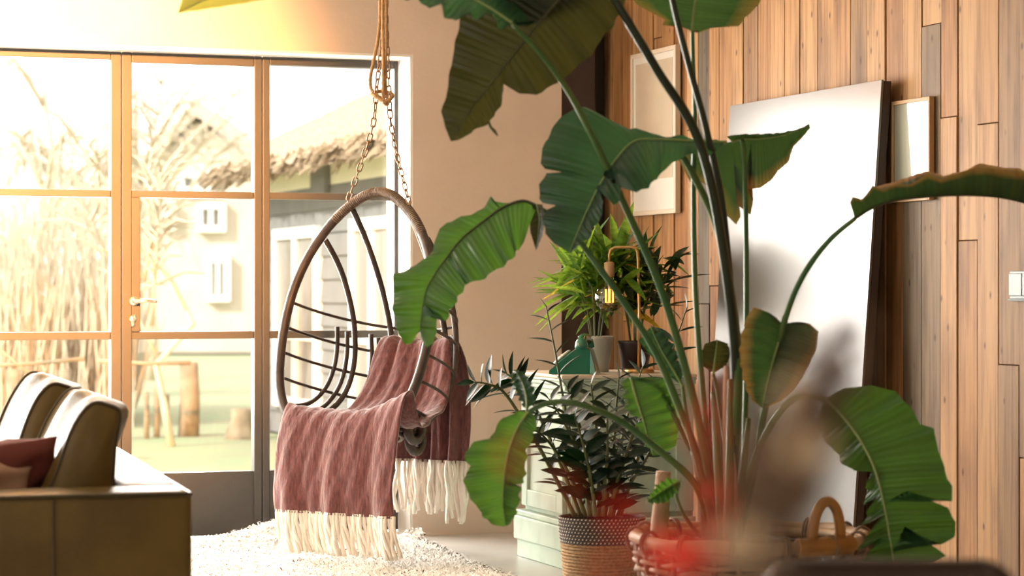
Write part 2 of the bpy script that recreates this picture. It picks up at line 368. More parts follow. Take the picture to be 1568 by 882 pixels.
while y > 4.4:
    wd = pr.choice((.105, .12, .135, .145, .125)) * pr.uniform(.94, 1.05)
    cuts = [0.0]; z = pr.uniform(.35, 1.9)
    while z < CZ - .3:
        cuts.append(z); z += pr.uniform(1.5, 2.6)
    cuts.append(CZ)
    for a, b in zip(cuts, cuts[1:]):
        pj = pr.uniform(0, .007); g = pr.uniform(.0012, .004)
        mb = MB(); mb.box((XR - pj, y - wd + g, a + .0015), (XR + .016, y - g * .3, b - .0015))
        build('plank', mb, M['plank'], wr, smooth=False, org=(XR, y - wd / 2, (a + b) / 2), bevel=.0022)
    y -= wd; row += 1

# ------------------------------------------------------------------ steel window wall
def wz(v, u=0): return onY(u, v, YF).z
def wx(u): return onY(u, 445, YF).x
zF, zG = ZTOP - .012, wz(87)
b1a, b1b = wz(300), wz(289); b2a, b2b = wz(521), wz(509)
zB = onY(290, 723, YF).z
FD = (YF - .03, YF + .035)
def bar(mb, x0, x1, z0, z1, y0=None, y1=None):
    mb.box((x0, FD[0] if y0 is None else y0, z0), (x1, FD[1] if y1 is None else y1, z1))
def leaf_unit(name, x0, x1, gx0, gx1, zt, kick=True, cols=None):
    """fixed light or door leaf between x0 and x1, glass between gx0 and gx1"""
    root = struct(empty(name, ((x0 + x1) / 2, YF, 0)))
    mb = MB(); bar(mb, x0, gx0, 0.012, zF); bar(mb, gx1, x1, 0.012, zF); bar(mb, gx0, gx1, zt, zF)
    build('frame', mb, M['steel'], root, smooth=False, bevel=.004)
    for (a, b) in ((b1a, b1b), (b2a, b2b)):
        mb = MB(); bar(mb, gx0, gx1, a, b, YF - .02, YF + .025); build('glazing_bar', mb, M['steel'], root, smooth=False, bevel=.003)
    mb = MB(); bar(mb, gx0, gx1, .012, zB, YF - .018, YF + .02); build('kick_panel', mb, M['steel'], root, smooth=False)
    for (a, b) in ((b1b, zt), (b2b, b1a), (zB, b2a)):
        mb = MB(); bar(mb, gx0, gx1, a, b, YF + .004, YF + .01); build('pane', mb, M['glass'], root, smooth=False)
    return root
gt_d = wz(97, 200)
xs = [wx(-210), wx(-205), wx(-26), wx(-15)]
leaf_unit('window_1', wx(-22), wx(184), wx(-8), wx(168), zG)
dr = leaf_unit('door_1', wx(185), wx(399), wx(200), wx(387), gt_d)
leaf_unit('window_2', wx(400), XRV - .012, wx(411), wx(601), zG)
leaf_unit('window_3', wx(-235), wx(-23), wx(-215), wx(-38), zG)
leaf_unit('window_4', XL, wx(-236), XL + .06, wx(-250), zG)
mb = MB(); bar(mb, wx(200), wx(213), b2b, b1a, YF - .03, YF + .03); build('lock_stile', mb, M['steel'], dr, smooth=False, bevel=.003)
hx, hz = wx(203), wz(461, 203)
mb = MB(); mb.tube([(hx, YF - .03, hz), (hx, YF - .075, hz)], .010, 10); mb.tube([(hx - .01, YF - .075, hz), (hx + .05, YF - .078, hz + .001), (hx + .095, YF - .072, hz - .002)], [.010, .0105, .007], 10)
mb.lathe([(0, -.004), (.021, -.004), (.021, .002), (0, .002)], n=18)
for i in range(len(mb.v) - 72, len(mb.v)):
    p = mb.v[i]; mb.v[i] = Vector((hx + p.x, YF - .033 + p.z, hz + p.y))
build('handle', mb, M['chrome'], dr)
kz = wz(488, 198); mb = MB(); mb.lathe([(0, -.006), (.015, -.006), (.015, .0), (0, .0)], n=16)
for i, p in enumerate(mb.v): mb.v[i] = Vector((hx - .006 + p.x, YF - .033 + p.z, kz + p.y))
mb.box((hx - .012, YF - .036, kz - .035), (hx + .002, YF - .03, kz)); mb.box((hx - .002, YF - .06, kz - .004), (hx + .001, YF - .036, kz + .02))
build('key_escutcheon', mb, M['chrome'], dr)

# ------------------------------------------------------------------ the garden
mb = MB(); mb.box((-60, YI + .42, -.25), (60, 120, -.1)); mb.add([], [])
gr = build('lawn', mb, M['grass'], smooth=False); struct(gr)
# neighbouring clapboard house under thatch
XH = 5.0; YE = 20.7
hs = empty('thatched_house', (XH + 1.5, 17, -.1))
tag(hs, 'low grey clapboard house with thatched roof outside the right window', 'house')
mb = MB(); mb.box((XH + .03, 11.6, -.1), (XH + 4, YE - .03, 2.1)); build('wall', mb, M['claps'], hs, smooth=False)
mb = MB(); mb.box((XH + .0, 11.6, 1.86), (XH + .1, YE, 2.16)); mb.box((XH, YE - .02, 1.86), (XH + 4, YE + .02, 2.16)); build('frieze', mb, M['wall_cream'], hs, smooth=False)
z = -.08
while z < 1.84:
    mb = MB(); y0, y1 = 11.6, YE + .05
    mb.add([(XH - .02, y0, z), (XH + .03, y0, z), (XH + .03, y0, z + .19), (XH - .0, y0, z + .19), (XH - .02, y1, z), (XH + .03, y1, z), (XH + .03, y1, z + .19), (XH, y1, z + .19)],
           [(0,1,2,3),(7,6,5,4),(0,3,7,4),(0,4,5,1),(3,2,6,7),(1,5,6,2)])
    build('clapboard', mb, M['claps'], hs, smooth=False); z += .185
def gwin(u0, u1, v0, z0):
    Y1 = onX(u0, 445, XH).y; Y0 = onX(u1, 445, XH).y; zt = onX(u0, v0, XH).z
    f = MB(); t = .09; x0, x1 = XH - .06, XH + .0
    f.box((x0, Y0, z0), (x1, Y0 + t, zt)); f.box((x0, Y1 - t, z0), (x1, Y1, zt)); f.box((x0, Y0 + t, zt - t), (x1, Y1 - t, zt)); f.box((x0, Y0 + t, z0), (x1, Y1 - t, z0 + t))
    ym = (Y0 + Y1) / 2; f.box((x0, ym - .05, z0 + t), (x1, ym + .05, zt - t))
    zm = z0 + (zt - z0) * .40; f.box((x0 + .01, Y0 + t, zm - .03), (x1, Y1 - t, zm + .03))
    w_ = build('window', f, M['gwhite'], hs, smooth=False)
    for a, b in ((Y0 + t, ym - .05), (ym + .05, Y1 - t)):
        for c, e in ((z0 + t, zm - .03), (zm + .03, zt - t)):
            g = MB(); g.box((XH - .03, a, c), (XH - .02, b, e)); build('pane', g, M['gpane'], w_, smooth=False)
gwin(427, 494, 352, .15); gwin(545, 612, 336, .15)
mb = MB(); a = onX(484, 256, XH); b = onX(506, 296, XH)
mb.box((XH - .05, b.y, b.z), (XH - .01, a.y, a.z)); build('shutter', mb, M['claps'], hs, smooth=False)
# thatch: eave slab with ragged lower edge, hipped end
def thatch():
    mb = MB(); ex, ey = XH - .42, 21.1; rx, ry, rz = 7.2, 18.6, 3.55; ez = 2.12
    rr = random.Random(3); n = 60
    def front(a, b):   # a along the eave, b up the slope
        yy = 11.0 + (ey - 11.0) * a; yt = 11.0 + (ry - 11.0) * a
        x = ex + (rx - ex) * b; yv = yy + (yt - yy) * b
        zz = ez + (rz - ez) * b ** .92 + (.025 * math.sin(a * 70 + b * 9) * (1 - b) + rr.uniform(-.03, .03) if a < .999 else 0)
        return Vector((x, yv, zz))
    mb.grid(front, n, 14)
    def hip(a, b):
        x = ex + (9.6 - ex) * a; xt = rx
        return Vector((x + (xt - x) * b, ey + (ry - ey) * b, ez + (rz - ez) * b ** .92 + (rr.uniform(-.03, .03) if a > .001 else 0)))
    mb.grid(hip, 20, 14)
    def under(a, b):
        return Vector((ex + b * .5, 11.0 + (ey - 11.0 - b * .4) * a, ez - .07 + .10 * b + rr.uniform(-.02, .02)))
    mb.grid(under, n, 4)
    for k in range(520):   # straw ends along the eave
        a = rr.random(); yy = 11.5 + (ey - 11.5) * a; p = Vector((ex + rr.uniform(0, .14), yy, ez + rr.uniform(-.06, .10)))
        q = p + Vector((-rr.uniform(.03, .09), rr.uniform(-.06, .06), -rr.uniform(.03, .10)))
        mb.tube([p, q], [.022, .006], 3, cap=False)
    return mb
build('thatch', thatch(), M['thatch'], hs, smooth=False)
# far gabled brick house
fh = empty('brick_house', W(310, 480, 46)); fh.location.z = -.1; ORG[fh.name] = fh.location.copy()
tag(fh, 'pale brick house with a steep gable far across the garden', 'house')
def at46(u, v, d=46): return W(u, v, d)
def slabpoly(pts, depth):
    n = len(pts); dv = Vector((ST, CT, 0)) * depth; mb = MB()
    mb.add([*pts, *[p + dv for p in pts]], [tuple(range(n)), tuple(range(2*n - 1, n - 1, -1))] + [(i, i + n, (i+1) % n + n, (i+1) % n) for i in range(n)])
    return mb
build('wall', slabpoly([at46(205, 540), at46(205, 300), at46(235, 250), at46(303, 186), at46(372, 232), at46(400, 262), at46(400, 540)], 5), M['brick'], fh, smooth=False)
for a, b in (((303, 178), (200, 285)), ((303, 178), (410, 262))):
    p, q = at46(*a), at46(*b); p = p - Vector((ST, CT, 0)) * .3; q = q - Vector((ST, CT, 0)) * .3; n_ = Vector((0, 0, .28))
    dv = Vector((ST, CT, 0)) * 6; mb = MB(); mb.add([p, q, q + n_, p + n_, p + dv, q + dv, q + dv + n_, p + dv + n_], [(0,1,2,3),(4,7,6,5),(0,4,5,1),(3,2,6,7),(1,5,6,2),(0,3,7,4)])
    build('roof_slope', mb, M['rooft'], fh, smooth=False)
for (u0, v0, u1, v1) in ((314, 392, 352, 462), (245, 310, 268, 352), (300, 310, 345, 355), (272, 262, 326, 296)):
    c0, c1 = at46(u0, v0, 45.8), at46(u1, v1, 45.8)
    ex_ = Vector((CT, -ST, 0)); wdt = (c1 - c0).dot(ex_); hgt = c0.z - c1.z; t = .12
    def rect(x0, x1, z0, z1, dep, off=0):
        q = [c0 + ex_ * x0 + Vector((0, 0, -z0)), c0 + ex_ * x1 + Vector((0, 0, -z0)), c0 + ex_ * x1 + Vector((0, 0, -z1)), c0 + ex_ * x0 + Vector((0, 0, -z1))]
        q = [x + Vector((ST, CT, 0)) * off for x in q]
        return slabpoly(q, dep)
    f = MB()
    for r_ in ((0, wdt, 0, t), (0, wdt, hgt - t, hgt), (0, t, t, hgt - t), (wdt - t, wdt, t, hgt - t), (wdt/2 - .04, wdt/2 + .04, t, hgt - t)):
        k = rect(*r_, .25); f.add(k.v, k.f)
    w_ = build('window', f, M['gwhite'], fh, smooth=False)
    for x0, x1 in ((t, wdt/2 - .04), (wdt/2 + .04, wdt - t)):
        build('pane', rect(x0, x1, t, hgt - t, .06, .12), M['gpane'], w_, smooth=False)
# fence: posts and rails
fn = empty('paddock_fence', onZ(200, 690, -.1)); ORG[fn.name] = fn.location.copy()
tag(fn, 'weathered wooden paddock fence with leaning rails on the lawn', 'fence')
def post(u, vt, vb, r, lean=0.0):
    p = onZ(u, vb, -.1); d = p.x * ST + p.y * CT; q = W(u + lean, vt, d)
    mb = MB(); mb.tube([p - Vector((0, 0, .05)), p.lerp(q, .5) + Vector((r*.15, 0, 0)), q], [r * 1.08, r, r * .94], 9); build('post', mb, M['post'], fn); return p, q
P = [post(289, 556, 668, .085), post(224, 600, 672, .022), post(240, 592, 670, .025), post(256, 604, 668, .02), post(183, 552, 672, .06), post(100, 566, 676, .06), post(20, 566, 682, .06), post(130, 600, 675, .022), post(60, 604, 680, .024)]
for (u0, v0, u1, v1, d) in ((150, 553, 292, 556, 17.2), (-20, 560, 130, 549, 17.0), (-20, 520, 80, 596, 17.0)):
    mb = MB(); mb.tube([W(u0, v0, d), W((u0+u1)/2, (v0+v1)/2 + 2, d), W(u1, v1, d)], [.016, .014, .016], 7); build('rail', mb, M['post'], fn)
# stump
sp = onZ(371, 672, -.1); mb = MB(); mb.lathe([(.17, -.04), (.13, .05), (.105, .16), (.10, .245), (.06, .25), (0, .24)], sp, 14)
for i, p in enumerate(mb.v): mb.v[i] = p + Vector((random.uniform(-.012, .012), random.uniform(-.012, .012), random.uniform(-.012, .012)))
tag(build('tree_stump', mb, M['post'], org=sp), 'short weathered tree stump standing on the lawn near the house', 'stump')
# bare winter trees
def tree(u, v, d, h, label, seed, spread=.5, n=7, droop=0.0, r0=.09, wsp=1.0):
    rr = random.Random(seed); base = W(u, 0, d); base.z = -.1
    t = empty('bare_tree', base); tag(t, label, 'tree')
    mb = MB(); pts = [base + Vector((rr.uniform(-.06, .06) * k, rr.uniform(-.06, .06) * k, h * .62 * k / 5)) for k in range(6)]
    mb.tube(pts, [r0 * (1 - .13 * k) for k in range(6)], 8); build('trunk', mb, M['twig'], t)
    tw = MB()
    for b in range(n):
        s = rr.uniform(.35, 1.0); p = pts[0].lerp(pts[-1], s); a = rr.uniform(0, 6.28); L = h * rr.uniform(.3, .55)
        dirv = Vector((math.cos(a) * spread, math.sin(a) * spread, 1)).normalized(); q = [p]
        for k in range(1, 6): q.append(p + dirv * L * k / 5 + Vector((math.cos(a), math.sin(a), 0)) * .1 * k * wsp - Vector((0, 0, droop * (k / 5) ** 2 * L)))
        mb = MB(); mb.tube(q, [r0 * .45 * (1 - .16 * k) for k in range(6)], 6); build('branch', mb, M['twig'], t)
        for k in range(26):
            f = rr.uniform(.25, 1); i = min(int(f * 5), 4); o = q[i].lerp(q[i + 1], f * 5 - i); a2 = rr.uniform(0, 6.28); l2 = rr.uniform(.3, .9) * h * .22
            e = Vector((math.cos(a2) * .7, math.sin(a2) * .7, rr.uniform(.1, .9) - droop * 2.2)).normalized() * l2
            tw.tube([o, o + e * .5 + Vector((0, 0, .06)), o + e - Vector((0, 0, droop * l2 * .6))], [.014, .010, .004], 3, cap=False)
    build('twigs', tw, M['twig'], t)['kind'] = 'stuff'
tree(60, 0, 27, 5.6, 'pale bare weeping tree seen through the left window', 4, .5, 12, .55, .07)
tree(262, 0, 19, 2.6, 'slender bare sapling beside the fence post', 9, .35, 6, 0, .035, .3)
tree(232, 0, 33, 5.2, 'bare tree with drooping twigs in front of the brick house', 21, .6, 10, .2, .1)
hd = empty('reed_hedge', W(80, 500, 23)); hd.location.z = -.1; ORG[hd.name] = hd.location.copy()
tag(hd, 'tall pale reed hedge behind the fence at the left', 'hedge')
mb = MB(); rr = random.Random(8)
for k in range(900):
    u = rr.uniform(-60, 205); d = rr.uniform(21.5, 24.5); p = W(u, 0, d); p.z = -.1; hh = rr.uniform(.7, 2.3)
    q = p + Vector((rr.uniform(-.35, .35), rr.uniform(-.3, .3), hh)); mb.tube([p, p.lerp(q, .5) + Vector((rr.uniform(-.05, .05), 0, 0)), q], [.014, .011, .005], 3, cap=False)
build('reeds', mb, M['twig'], hd)['kind'] = 'stuff'
#PART2
# ------------------------------------------------------------------ rug
RZ = .03
rug_o = Vector((2.2, 9.6, 0))
rug = empty('rug', rug_o); tag(rug, 'cream shaggy rug with dark flecks lying under the hanging chair', 'rug')
def rughump(x, y):
    h = 0
    for (cx, cy, r, a) in ((2.56, 10.32, .16, .075), (2.3, 10.35, .25, .03), (2.75, 10.3, .2, .03), (2.9, 9.9, .3, .015)):
        q = ((x - cx) ** 2 + (y - cy) ** 2) / r / r; h += a * math.exp(-q)
    return RZ * .55 + h + .004 * math.sin(x * 17) * math.sin(y * 13)
RX0, RX1, RY0, RY1 = .95, 3.16, 8.62, 10.44
def rug_p(a, b):
    x = RX0 + (RX1 + .10 * b * b - RX0) * a; yv = RY0 + (RY1 - RY0) * b
    e = min(a, 1 - a, b, 1 - b) * 20; k = max(0.0, min(1.0, e))
    z = rughump(x, yv) * (.25 + .75 * k)
    if a > .93 and b > .93: z += .05 * ((a - .93) / .07) * ((b - .93) / .07)   # curled corner
    return Vector((x, yv, z))
mb = MB(); mb.grid(rug_p, 70, 56)
build('rug_base', mb, M['shag'], rug)
rr = random.Random(2); pc = MB(); pd = MB()
for k in range(26000):
    a, b = rr.random(), rr.random(); b = b ** .8; p = rug_p(a, b)
    if p.x < 1.9 and rr.random() < .75: continue
    an = rr.uniform(0, 6.28); L = rr.uniform(.02, .045); dx, dy = math.cos(an) * L, math.sin(an) * L
    wv = Vector((-math.sin(an), math.cos(an), 0)) * rr.uniform(.0018, .0034)
    hi = rr.uniform(.004, .014)
    q = p + Vector((dx * .45, dy * .45, hi)); e = p + Vector((dx, dy, hi * .55))
    fl = math.sin(p.x * 9 + 2.3 * math.sin(p.y * 5)) + math.sin(p.y * 11 - p.x * 4 + 1.0)
    dark = (a > .975 and rr.random() < .30) or (fl > 1.75 and rr.random() < .13) or rr.random() < .012
    (pd if dark else pc).add([p - wv, p + wv, q + wv, q - wv, e], [(0,1,2,3), (3,2,4)])
build('pile', pc, M['shag'], rug)['kind'] = 'stuff'
tag(build('dark_pile', pd, M['shagd'], rug), 'dark flecks in the cream pile')['kind'] = 'stuff'

# ------------------------------------------------------------------ hanging rattan egg chair
CO = W(515, 445, 10.0); CO.z = .50                     # bottom of the front hoop
PH = R(34)
_l = (math.cos(PH), -math.sin(PH)); _b = (math.sin(PH), math.cos(PH))     # lateral and back axes in camera axes
def camdir(a): return Vector((a[0] * CT + a[1] * ST, -a[0] * ST + a[1] * CT, 0))
LA, BA = camdir(_l), camdir(_b); UP = Vector((0, 0, 1))
def CW(x, b, z): return CO + LA * x + BA * b + UP * z   # upright chair frame: z above the hoop bottom
TI = R(15.5)
def CH(x, b, z):                                        # tilted chair frame: hoop plane leans back
    return CW(x, b * math.cos(TI) + z * math.sin(TI), z * math.cos(TI) - b * math.sin(TI))
HH = 1.09
WT = [(0, .0), (.008, .1), (.03, .185), (.065, .245), (.11, .29), (.18, .335), (.26, .362), (.40, .382), (.55, .382), (.66, .368), (.78, .33), (.88, .275), (.96, .215), (1.02, .15), (1.06, .09), (1.083, .04), (1.09, 0)]
DT = [(0, .06), (.04, .22), (.10, .36), (.2, .47), (.32, .53), (.46, .52), (.6, .46), (.75, .35), (.9, .21), (1.0, .10), (1.09, .0)]
def wh(z): return lerp_tab(WT, z)
def dp(z): return lerp_tab(DT, z)
def shell(x, z):
    w_ = max(wh(z), 1e-4); q = max(0.0, 1 - (x / w_) ** 2); return CH(x, dp(z) * math.sqrt(q), z)
chair = empty('hanging_chair', CW(0.05, .22, -.5)); tag(chair, 'dark rattan egg-shaped hanging chair with open ribs in front of the window', 'chair')
hp = [CH(-wh(z), 0, z) for z in [t[0] for t in WT]][1:-1]; hq = [CH(wh(z), 0, z) for z in [t[0] for t in WT]][1:-1]
loop = hp + [CH(0, 0, HH)] + hq[::-1] + [CH(0, 0, 0)]
def smoothloop(pts, n):
    m = len(pts); out = []
    L = [0]
    for i in range(m): L.append(L[-1] + (pts[(i + 1) % m] - pts[i]).length)
    for i in range(n):
        s = L[-1] * i / n; k = max(j for j in range(m) if L[j] <= s); f = (s - L[k]) / (L[k + 1] - L[k])
        p0, p1, p2, p3 = pts[k - 1], pts[k], pts[(k + 1) % m], pts[(k + 2) % m]
        out.append(0.5 * ((2*p1) + (p2-p0)*f + (2*p0-5*p1+4*p2-p3)*f*f + (3*p1-p0-3*p2+p3)*f**3))
    for _ in range(5): out = [(out[i - 1] + out[i] * 2 + out[(i + 1) % n]) / 4 for i in range(n)]
    return out
loop = smoothloop(loop, 110)
mb = MB(); mb.tube(loop, .0205, 12, closed=True); build('hoop', mb, M['rattan'], chair)
# bindings wrapped round the hoop at the hanging points and joints
top_i = max(range(110), key=lambda i: loop[i].z)
mb = MB()
for k in range(-9, 13):
    for f in (0, .33, .66):
        i = top_i + k; p = loop[i % 110].lerp(loop[(i + 1) % 110], f); t = (loop[(i + 1) % 110] - loop[i % 110]).normalized()
        a = t.orthogonal().normalized(); b = t.cross(a)
        mb.tube([p + (a * math.cos(q) + b * math.sin(q)) * .0195 for q in [6.283 * j / 10 for j in range(10)]], .0035, 4, closed=True)
tag(build('binding', mb, M['rattan_l'], chair), 'pale worn cane binding wrapped round the hoop top')
# second inner back hoop doubling the right rim
def rib(x, z0, z1, r, name='rib', lift=0.0, n=26, inset=.0):
    ztop = z1; pts = []
    for i in range(n):
        z = z0 + (z1 - z0) * i / (n - 1); pts.append(shell(x * (1 if wh(z) > abs(x) else wh(z) / abs(x)), z))
    for _ in range(3): pts = [pts[0]] + [(pts[i-1] + pts[i]*2 + pts[i+1]) / 4 for i in range(1, len(pts) - 1)] + [pts[-1]]
    mb = MB(); mb.tube(pts, r, 8); build(name, mb, M['rattan'], chair)
def zfor(x, lo, hi):
    for _ in range(40):
        m = (lo + hi) / 2
        if (wh(m) > abs(x)) == (wh(lo) > abs(x)): lo = m
        else: hi = m
    return lo
for x in (-.27, -.145, .145, .27):
    zt = zfor(x, .5, HH) if x else HH - .002; zb = zfor(x, .4, .0) if x else .004
    rib(x, zb + .004, zt - .004, .0128)
for x in (-.315, -.22, -.08, .08, .22):     # short capped uprights between the long ribs
    zb = zfor(x, .4, .0); rib(x, zb + .004, .56, .0105, 'upright'); zb = zfor(x + .024, .4, .0); rib(x + .024, zb + .004, .55, .0105, 'upright')
for i, z in enumerate((.16, .27, .38, .49, .60)):
    w_ = wh(z); pts = [CH(w_ * math.sin(a), dp(z) * math.cos(a) + .012, z) for a in [R(-88 + 176 * k / 30) for k in range(31)]]
    mb = MB(); mb.tube(pts, .0068, 6); build('cross_rail', mb, M['rattan'], chair)
for i, z in enumerate((.03, .07, .11)):
    w_ = wh(z); pts = [CH(w_ * math.sin(a), dp(z) * math.cos(a), z - .004) for a in [R(-84 + 168 * k / 24) for k in range(25)]]
    mb = MB(); mb.tube(pts, .011, 6); build('seat_rail', mb, M['rattan'], chair)
# coiled loops under the seat at the right
for (x, b, z, r) in ((.27, .16, .10, .05), (.24, .22, .06, .045)):
    c = CH(x, b, z); mb = MB(); mb.tube([c + (BA * math.cos(q) + UP * math.sin(q)) * r for q in [6.283 * j / 18 for j in range(18)]], .02, 8, closed=True)
    build('scroll', mb, M['rattan'], chair)
# chains
def link_mesh():
    mb = MB(); a, r = .0095, .0075
    pts = []
    for k in range(16):
        q = 6.283 * k / 16; pts.append(Vector((math.cos(q) * .0095, 0, math.sin(q) * .0095 + (.0105 if math.sin(q) >= 0 else -.0105))))
    mb.tube(pts, .0032, 6, closed=True)
    me = bpy.data.meshes.new('chain_link'); me.from_pydata([tuple(p) for p in mb.v], [], mb.f); me.polygons.foreach_set('use_smooth', [True] * len(me.polygons)); me.materials.append(M['chain']); return me
LINK = link_mesh()
def chain(pts, label):
    root = empty('chain', pts[0]); tag(root, label, 'chain', 'chains of the hanging chair')
    path = smoothpts(pts, 160); L = [0]
    for a, b in zip(path, path[1:]): L.append(L[-1] + (b - a).length)
    s = .018; k = 0; pitch = .0335
    while s < L[-1] - .01:
        i = max(j for j in range(len(L)) if L[j] <= s); f = (s - L[i]) / (L[i + 1] - L[i]); p = path[i].lerp(path[i + 1], f); t = (path[i + 1] - path[i]).normalized()
        q = t.to_track_quat('Z', 'X').to_matrix().to_4x4()
        inst(LINK, 'link', Matrix.Translation(p) @ q @ Matrix.Rotation(R(35 + 90 * (k % 2)), 4, 'Z'), root); s += pitch; k += 1
    e = MB(); e.tube([pts[0] + Vector((0, 0, -.012)), pts[0] + Vector((0, 0, .016))], .004, 6); build('shackle', e, M['chain'], root)
dC = CH(0, 0, HH); dCd = dC.x * ST + dC.y * CT
def cp(u, v, dd=0): return W(u, v, dCd + dd)
pl = loop[(top_i - 6) % 110]; pr_ = loop[(top_i + 8) % 110]
if (pl - CO).dot(LA) > (pr_ - CO).dot(LA): pl, pr_ = pr_, pl
pl = pl + Vector((0, 0, .03)); pr_ = pr_ + Vector((0, 0, .03))
ceil_v = HV - (CZ - H) * F / dCd
chain([pl, cp(569, 200), cp(577, 130), cp(586, 60), cp(588, 0), cp(588, ceil_v + 3)], 'left steel chain above the egg chair')
chain([pr_, cp(600, 200), cp(595, 120), cp(592, 50), cp(591, 0), cp(591, ceil_v + 3)], 'right steel chain above the egg chair')
rope = MB(); 
def tw(pts, r=.0075, n=70): rope.tube(smoothpts(pts, n), [r * (1 + .14 * math.sin(i * 1.9)) for i in range(n)], 7)
tw([cp(582, ceil_v + 2), cp(582, 0, .02), cp(580, 50, .02), cp(573, 90, .03), cp(567, 120, .03), cp(569, 138, .02), cp(580, 148, -.02), cp(592, 158, -.03)])
tw([cp(586, ceil_v + 2, -.03), cp(586, 20, -.03), cp(587, 80, -.03), cp(587, 130, -.03), cp(588, 156, -.03), cp(595, 160, -.02)])
tw([cp(590, ceil_v + 2, -.02), cp(591, 0, -.03), cp(591, 70, -.03), cp(590, 120, -.02), cp(593, 150, -.02), cp(598, 156, -.03)])
tw([cp(570, 143, -.02), cp(578, 150, -.05), cp(590, 155, -.06), cp(601, 148, -.04), cp(597, 142, .03), cp(583, 140, .05), cp(571, 142, .0)])
tag(build('rope', rope, M['rope'], org=cp(588, ceil_v + 2)), 'looped hemp rope knotted round both chains above the egg chair', 'rope')

# ------------------------------------------------------------------ throw blanket
def lipz(x): return .045 + .62 * max(0.0, abs(x - .03) - .10) ** 1.6
def bpath(x):
    """profile (b, z) in the upright chair frame from the hem behind the chair to the hem in front, at lateral x"""
    k = (x - .11) / .315; side = max(0, k); lz = lipz(x)
    fr = .02 * k * k
    return [Vector(q) for q in [(0, .615, -.12), (0, .62, .05), (0, .615, .22), (0, .585, .35), (0, .55, .41), (0, .50, .40), (0, .455, .31), (0, .40, .20), (0, .33, .12), (0, .22, .085), (0, .10, .075),
            (0, .0, .075 + lz * .6), (0, -.055, .085 + lz), (0, -.105, .06 + lz), (0, -.135, -.01 + lz * .5), (0, -.15, -.11), (0, -.16, -.20), (0, -.165, -.285 + .0 * k)]]
NS, NX = 90, 54
WX = [(0, .175), (.3, .195), (.45, .24), (.62, .30), (.72, .315), (1, .305)]
CX = [(0, .04), (.28, .035), (.45, .05), (.62, .10), (.72, .11), (1, .115)]
_cache = {}
def blanket(a, s):
    """a across 0..1, s along 0..1 (0 = hem behind)"""
    hw, cx = lerp_tab(WX, s), lerp_tab(CX, s); xf_ = .11 + (a * 2 - 1) * .315
    key = round(xf_, 5)
    if key not in _cache: _cache[key] = smoothpts(bpath(xf_), 200)
    pts = _cache[key]; i = s * 199; k = min(int(i), 198); p = pts[k].lerp(pts[k + 1], i - k); t = pts[min(k + 1, 199)] - pts[max(k - 1, 0)]
    nb, nz_ = -t.z, t.y; l = math.hypot(nb, nz_) or 1; nb /= l; nz_ /= l
    x = cx + (a * 2 - 1) * hw
    back = max(0.0, 1 - s / .5); front = max(0.0, (s - .7) / .3)
    f = back * (.026 * math.sin(a * 24 + .6 + s * 3) + .012 * math.sin(a * 41 + s * 9)) + front * (.018 * math.sin(a * 15 + 1.1 + s * 2) + .008 * math.sin(a * 33 - s * 6))
    mid = max(0.0, 1 - abs(s - .58) / .16); f += mid * (.020 * math.sin(a * 9 + s * 30) + .012 * math.sin(a * 21 - s * 17))
    f += .003 * math.sin(a * 60 + s * 50)
    x += (.012 * math.sin(s * 19) + front * .012 * math.sin(a * 9))
    return CW(x, p.y + nb * f, p.z + nz_ * f)
mb = MB(); mb.grid(blanket, NX, NS)
bl = build('throw_blanket', mb, M['wool'], org=CW(.1, .1, .08), solid=.007)
tag(bl, 'mauve mohair throw with cream fringe draped through the egg chair', 'blanket')
rr = random.Random(6)
fz = MB()
for k in range(15000):
    a, s = rr.random(), rr.random(); p = blanket(a, s); q = blanket(min(1, a + .02), s) - p; t = blanket(a, min(1, s + .01)) - p; n = t.cross(q)
    n = n.normalized() * rr.choice((1, 1, 1, -1)); L = rr.uniform(.004, .013); sd = Vector((rr.uniform(-1, 1), rr.uniform(-1, 1), rr.uniform(-1.3, .2))) * L * .8
    wv = q.normalized() * .0007 if q.length > 1e-7 else Vector((.0007, 0, 0))
    fz.add([p - wv, p + wv, p + n * L + sd], [(0, 1, 2)])
build('fuzz', fz, M['wool2'], bl, smooth=False)['kind'] = 'stuff'
for k in range(58):
    a = (k + .5) / 58; p = blanket(a, .998); L = rr.uniform(.19, .225)
    sw = .035 + .05 * a * 0 + rr.uniform(-.012, .012); dn = Vector((0, 0, -1))
    if p.z - L < .055: L = p.z - rr.uniform(.05, .062)
    e = [p + Vector((0, 0, .008))] + [p + dn * L * f + LA * (sw * f * f + .003 * math.sin(f * 7 + k)) - BA * (.006 * math.sin(f * 5 + k * 2)) for f in (.2, .4, .6, .8, 1.0)]
    mb = MB(); mb.tube(smoothpts(e, 11), [.0082 * (1 + .12 * math.sin(i * 2.4 + k)) for i in range(11)], 6); build('tassel', mb, M['fringe'], bl)
for k in range(38):
    a = (k + .5) / 38; p = blanket(a, .002); L = rr.uniform(.20, .235) + (.03 if a > .8 else 0)
    e = [p + Vector((0, 0, .008))] + [p + Vector((0, 0, -L * f)) + LA * (.008 * math.sin(f * 6 + k)) + BA * (.008 * math.sin(f * 5 + k * 2)) for f in (.2, .4, .6, .8, 1.0)]
    mb = MB(); mb.tube(smoothpts(e, 11), [.0078 * (1 + .12 * math.sin(i * 2.4 + k)) for i in range(11)], 6); build('tassel', mb, M['fringe'], bl)

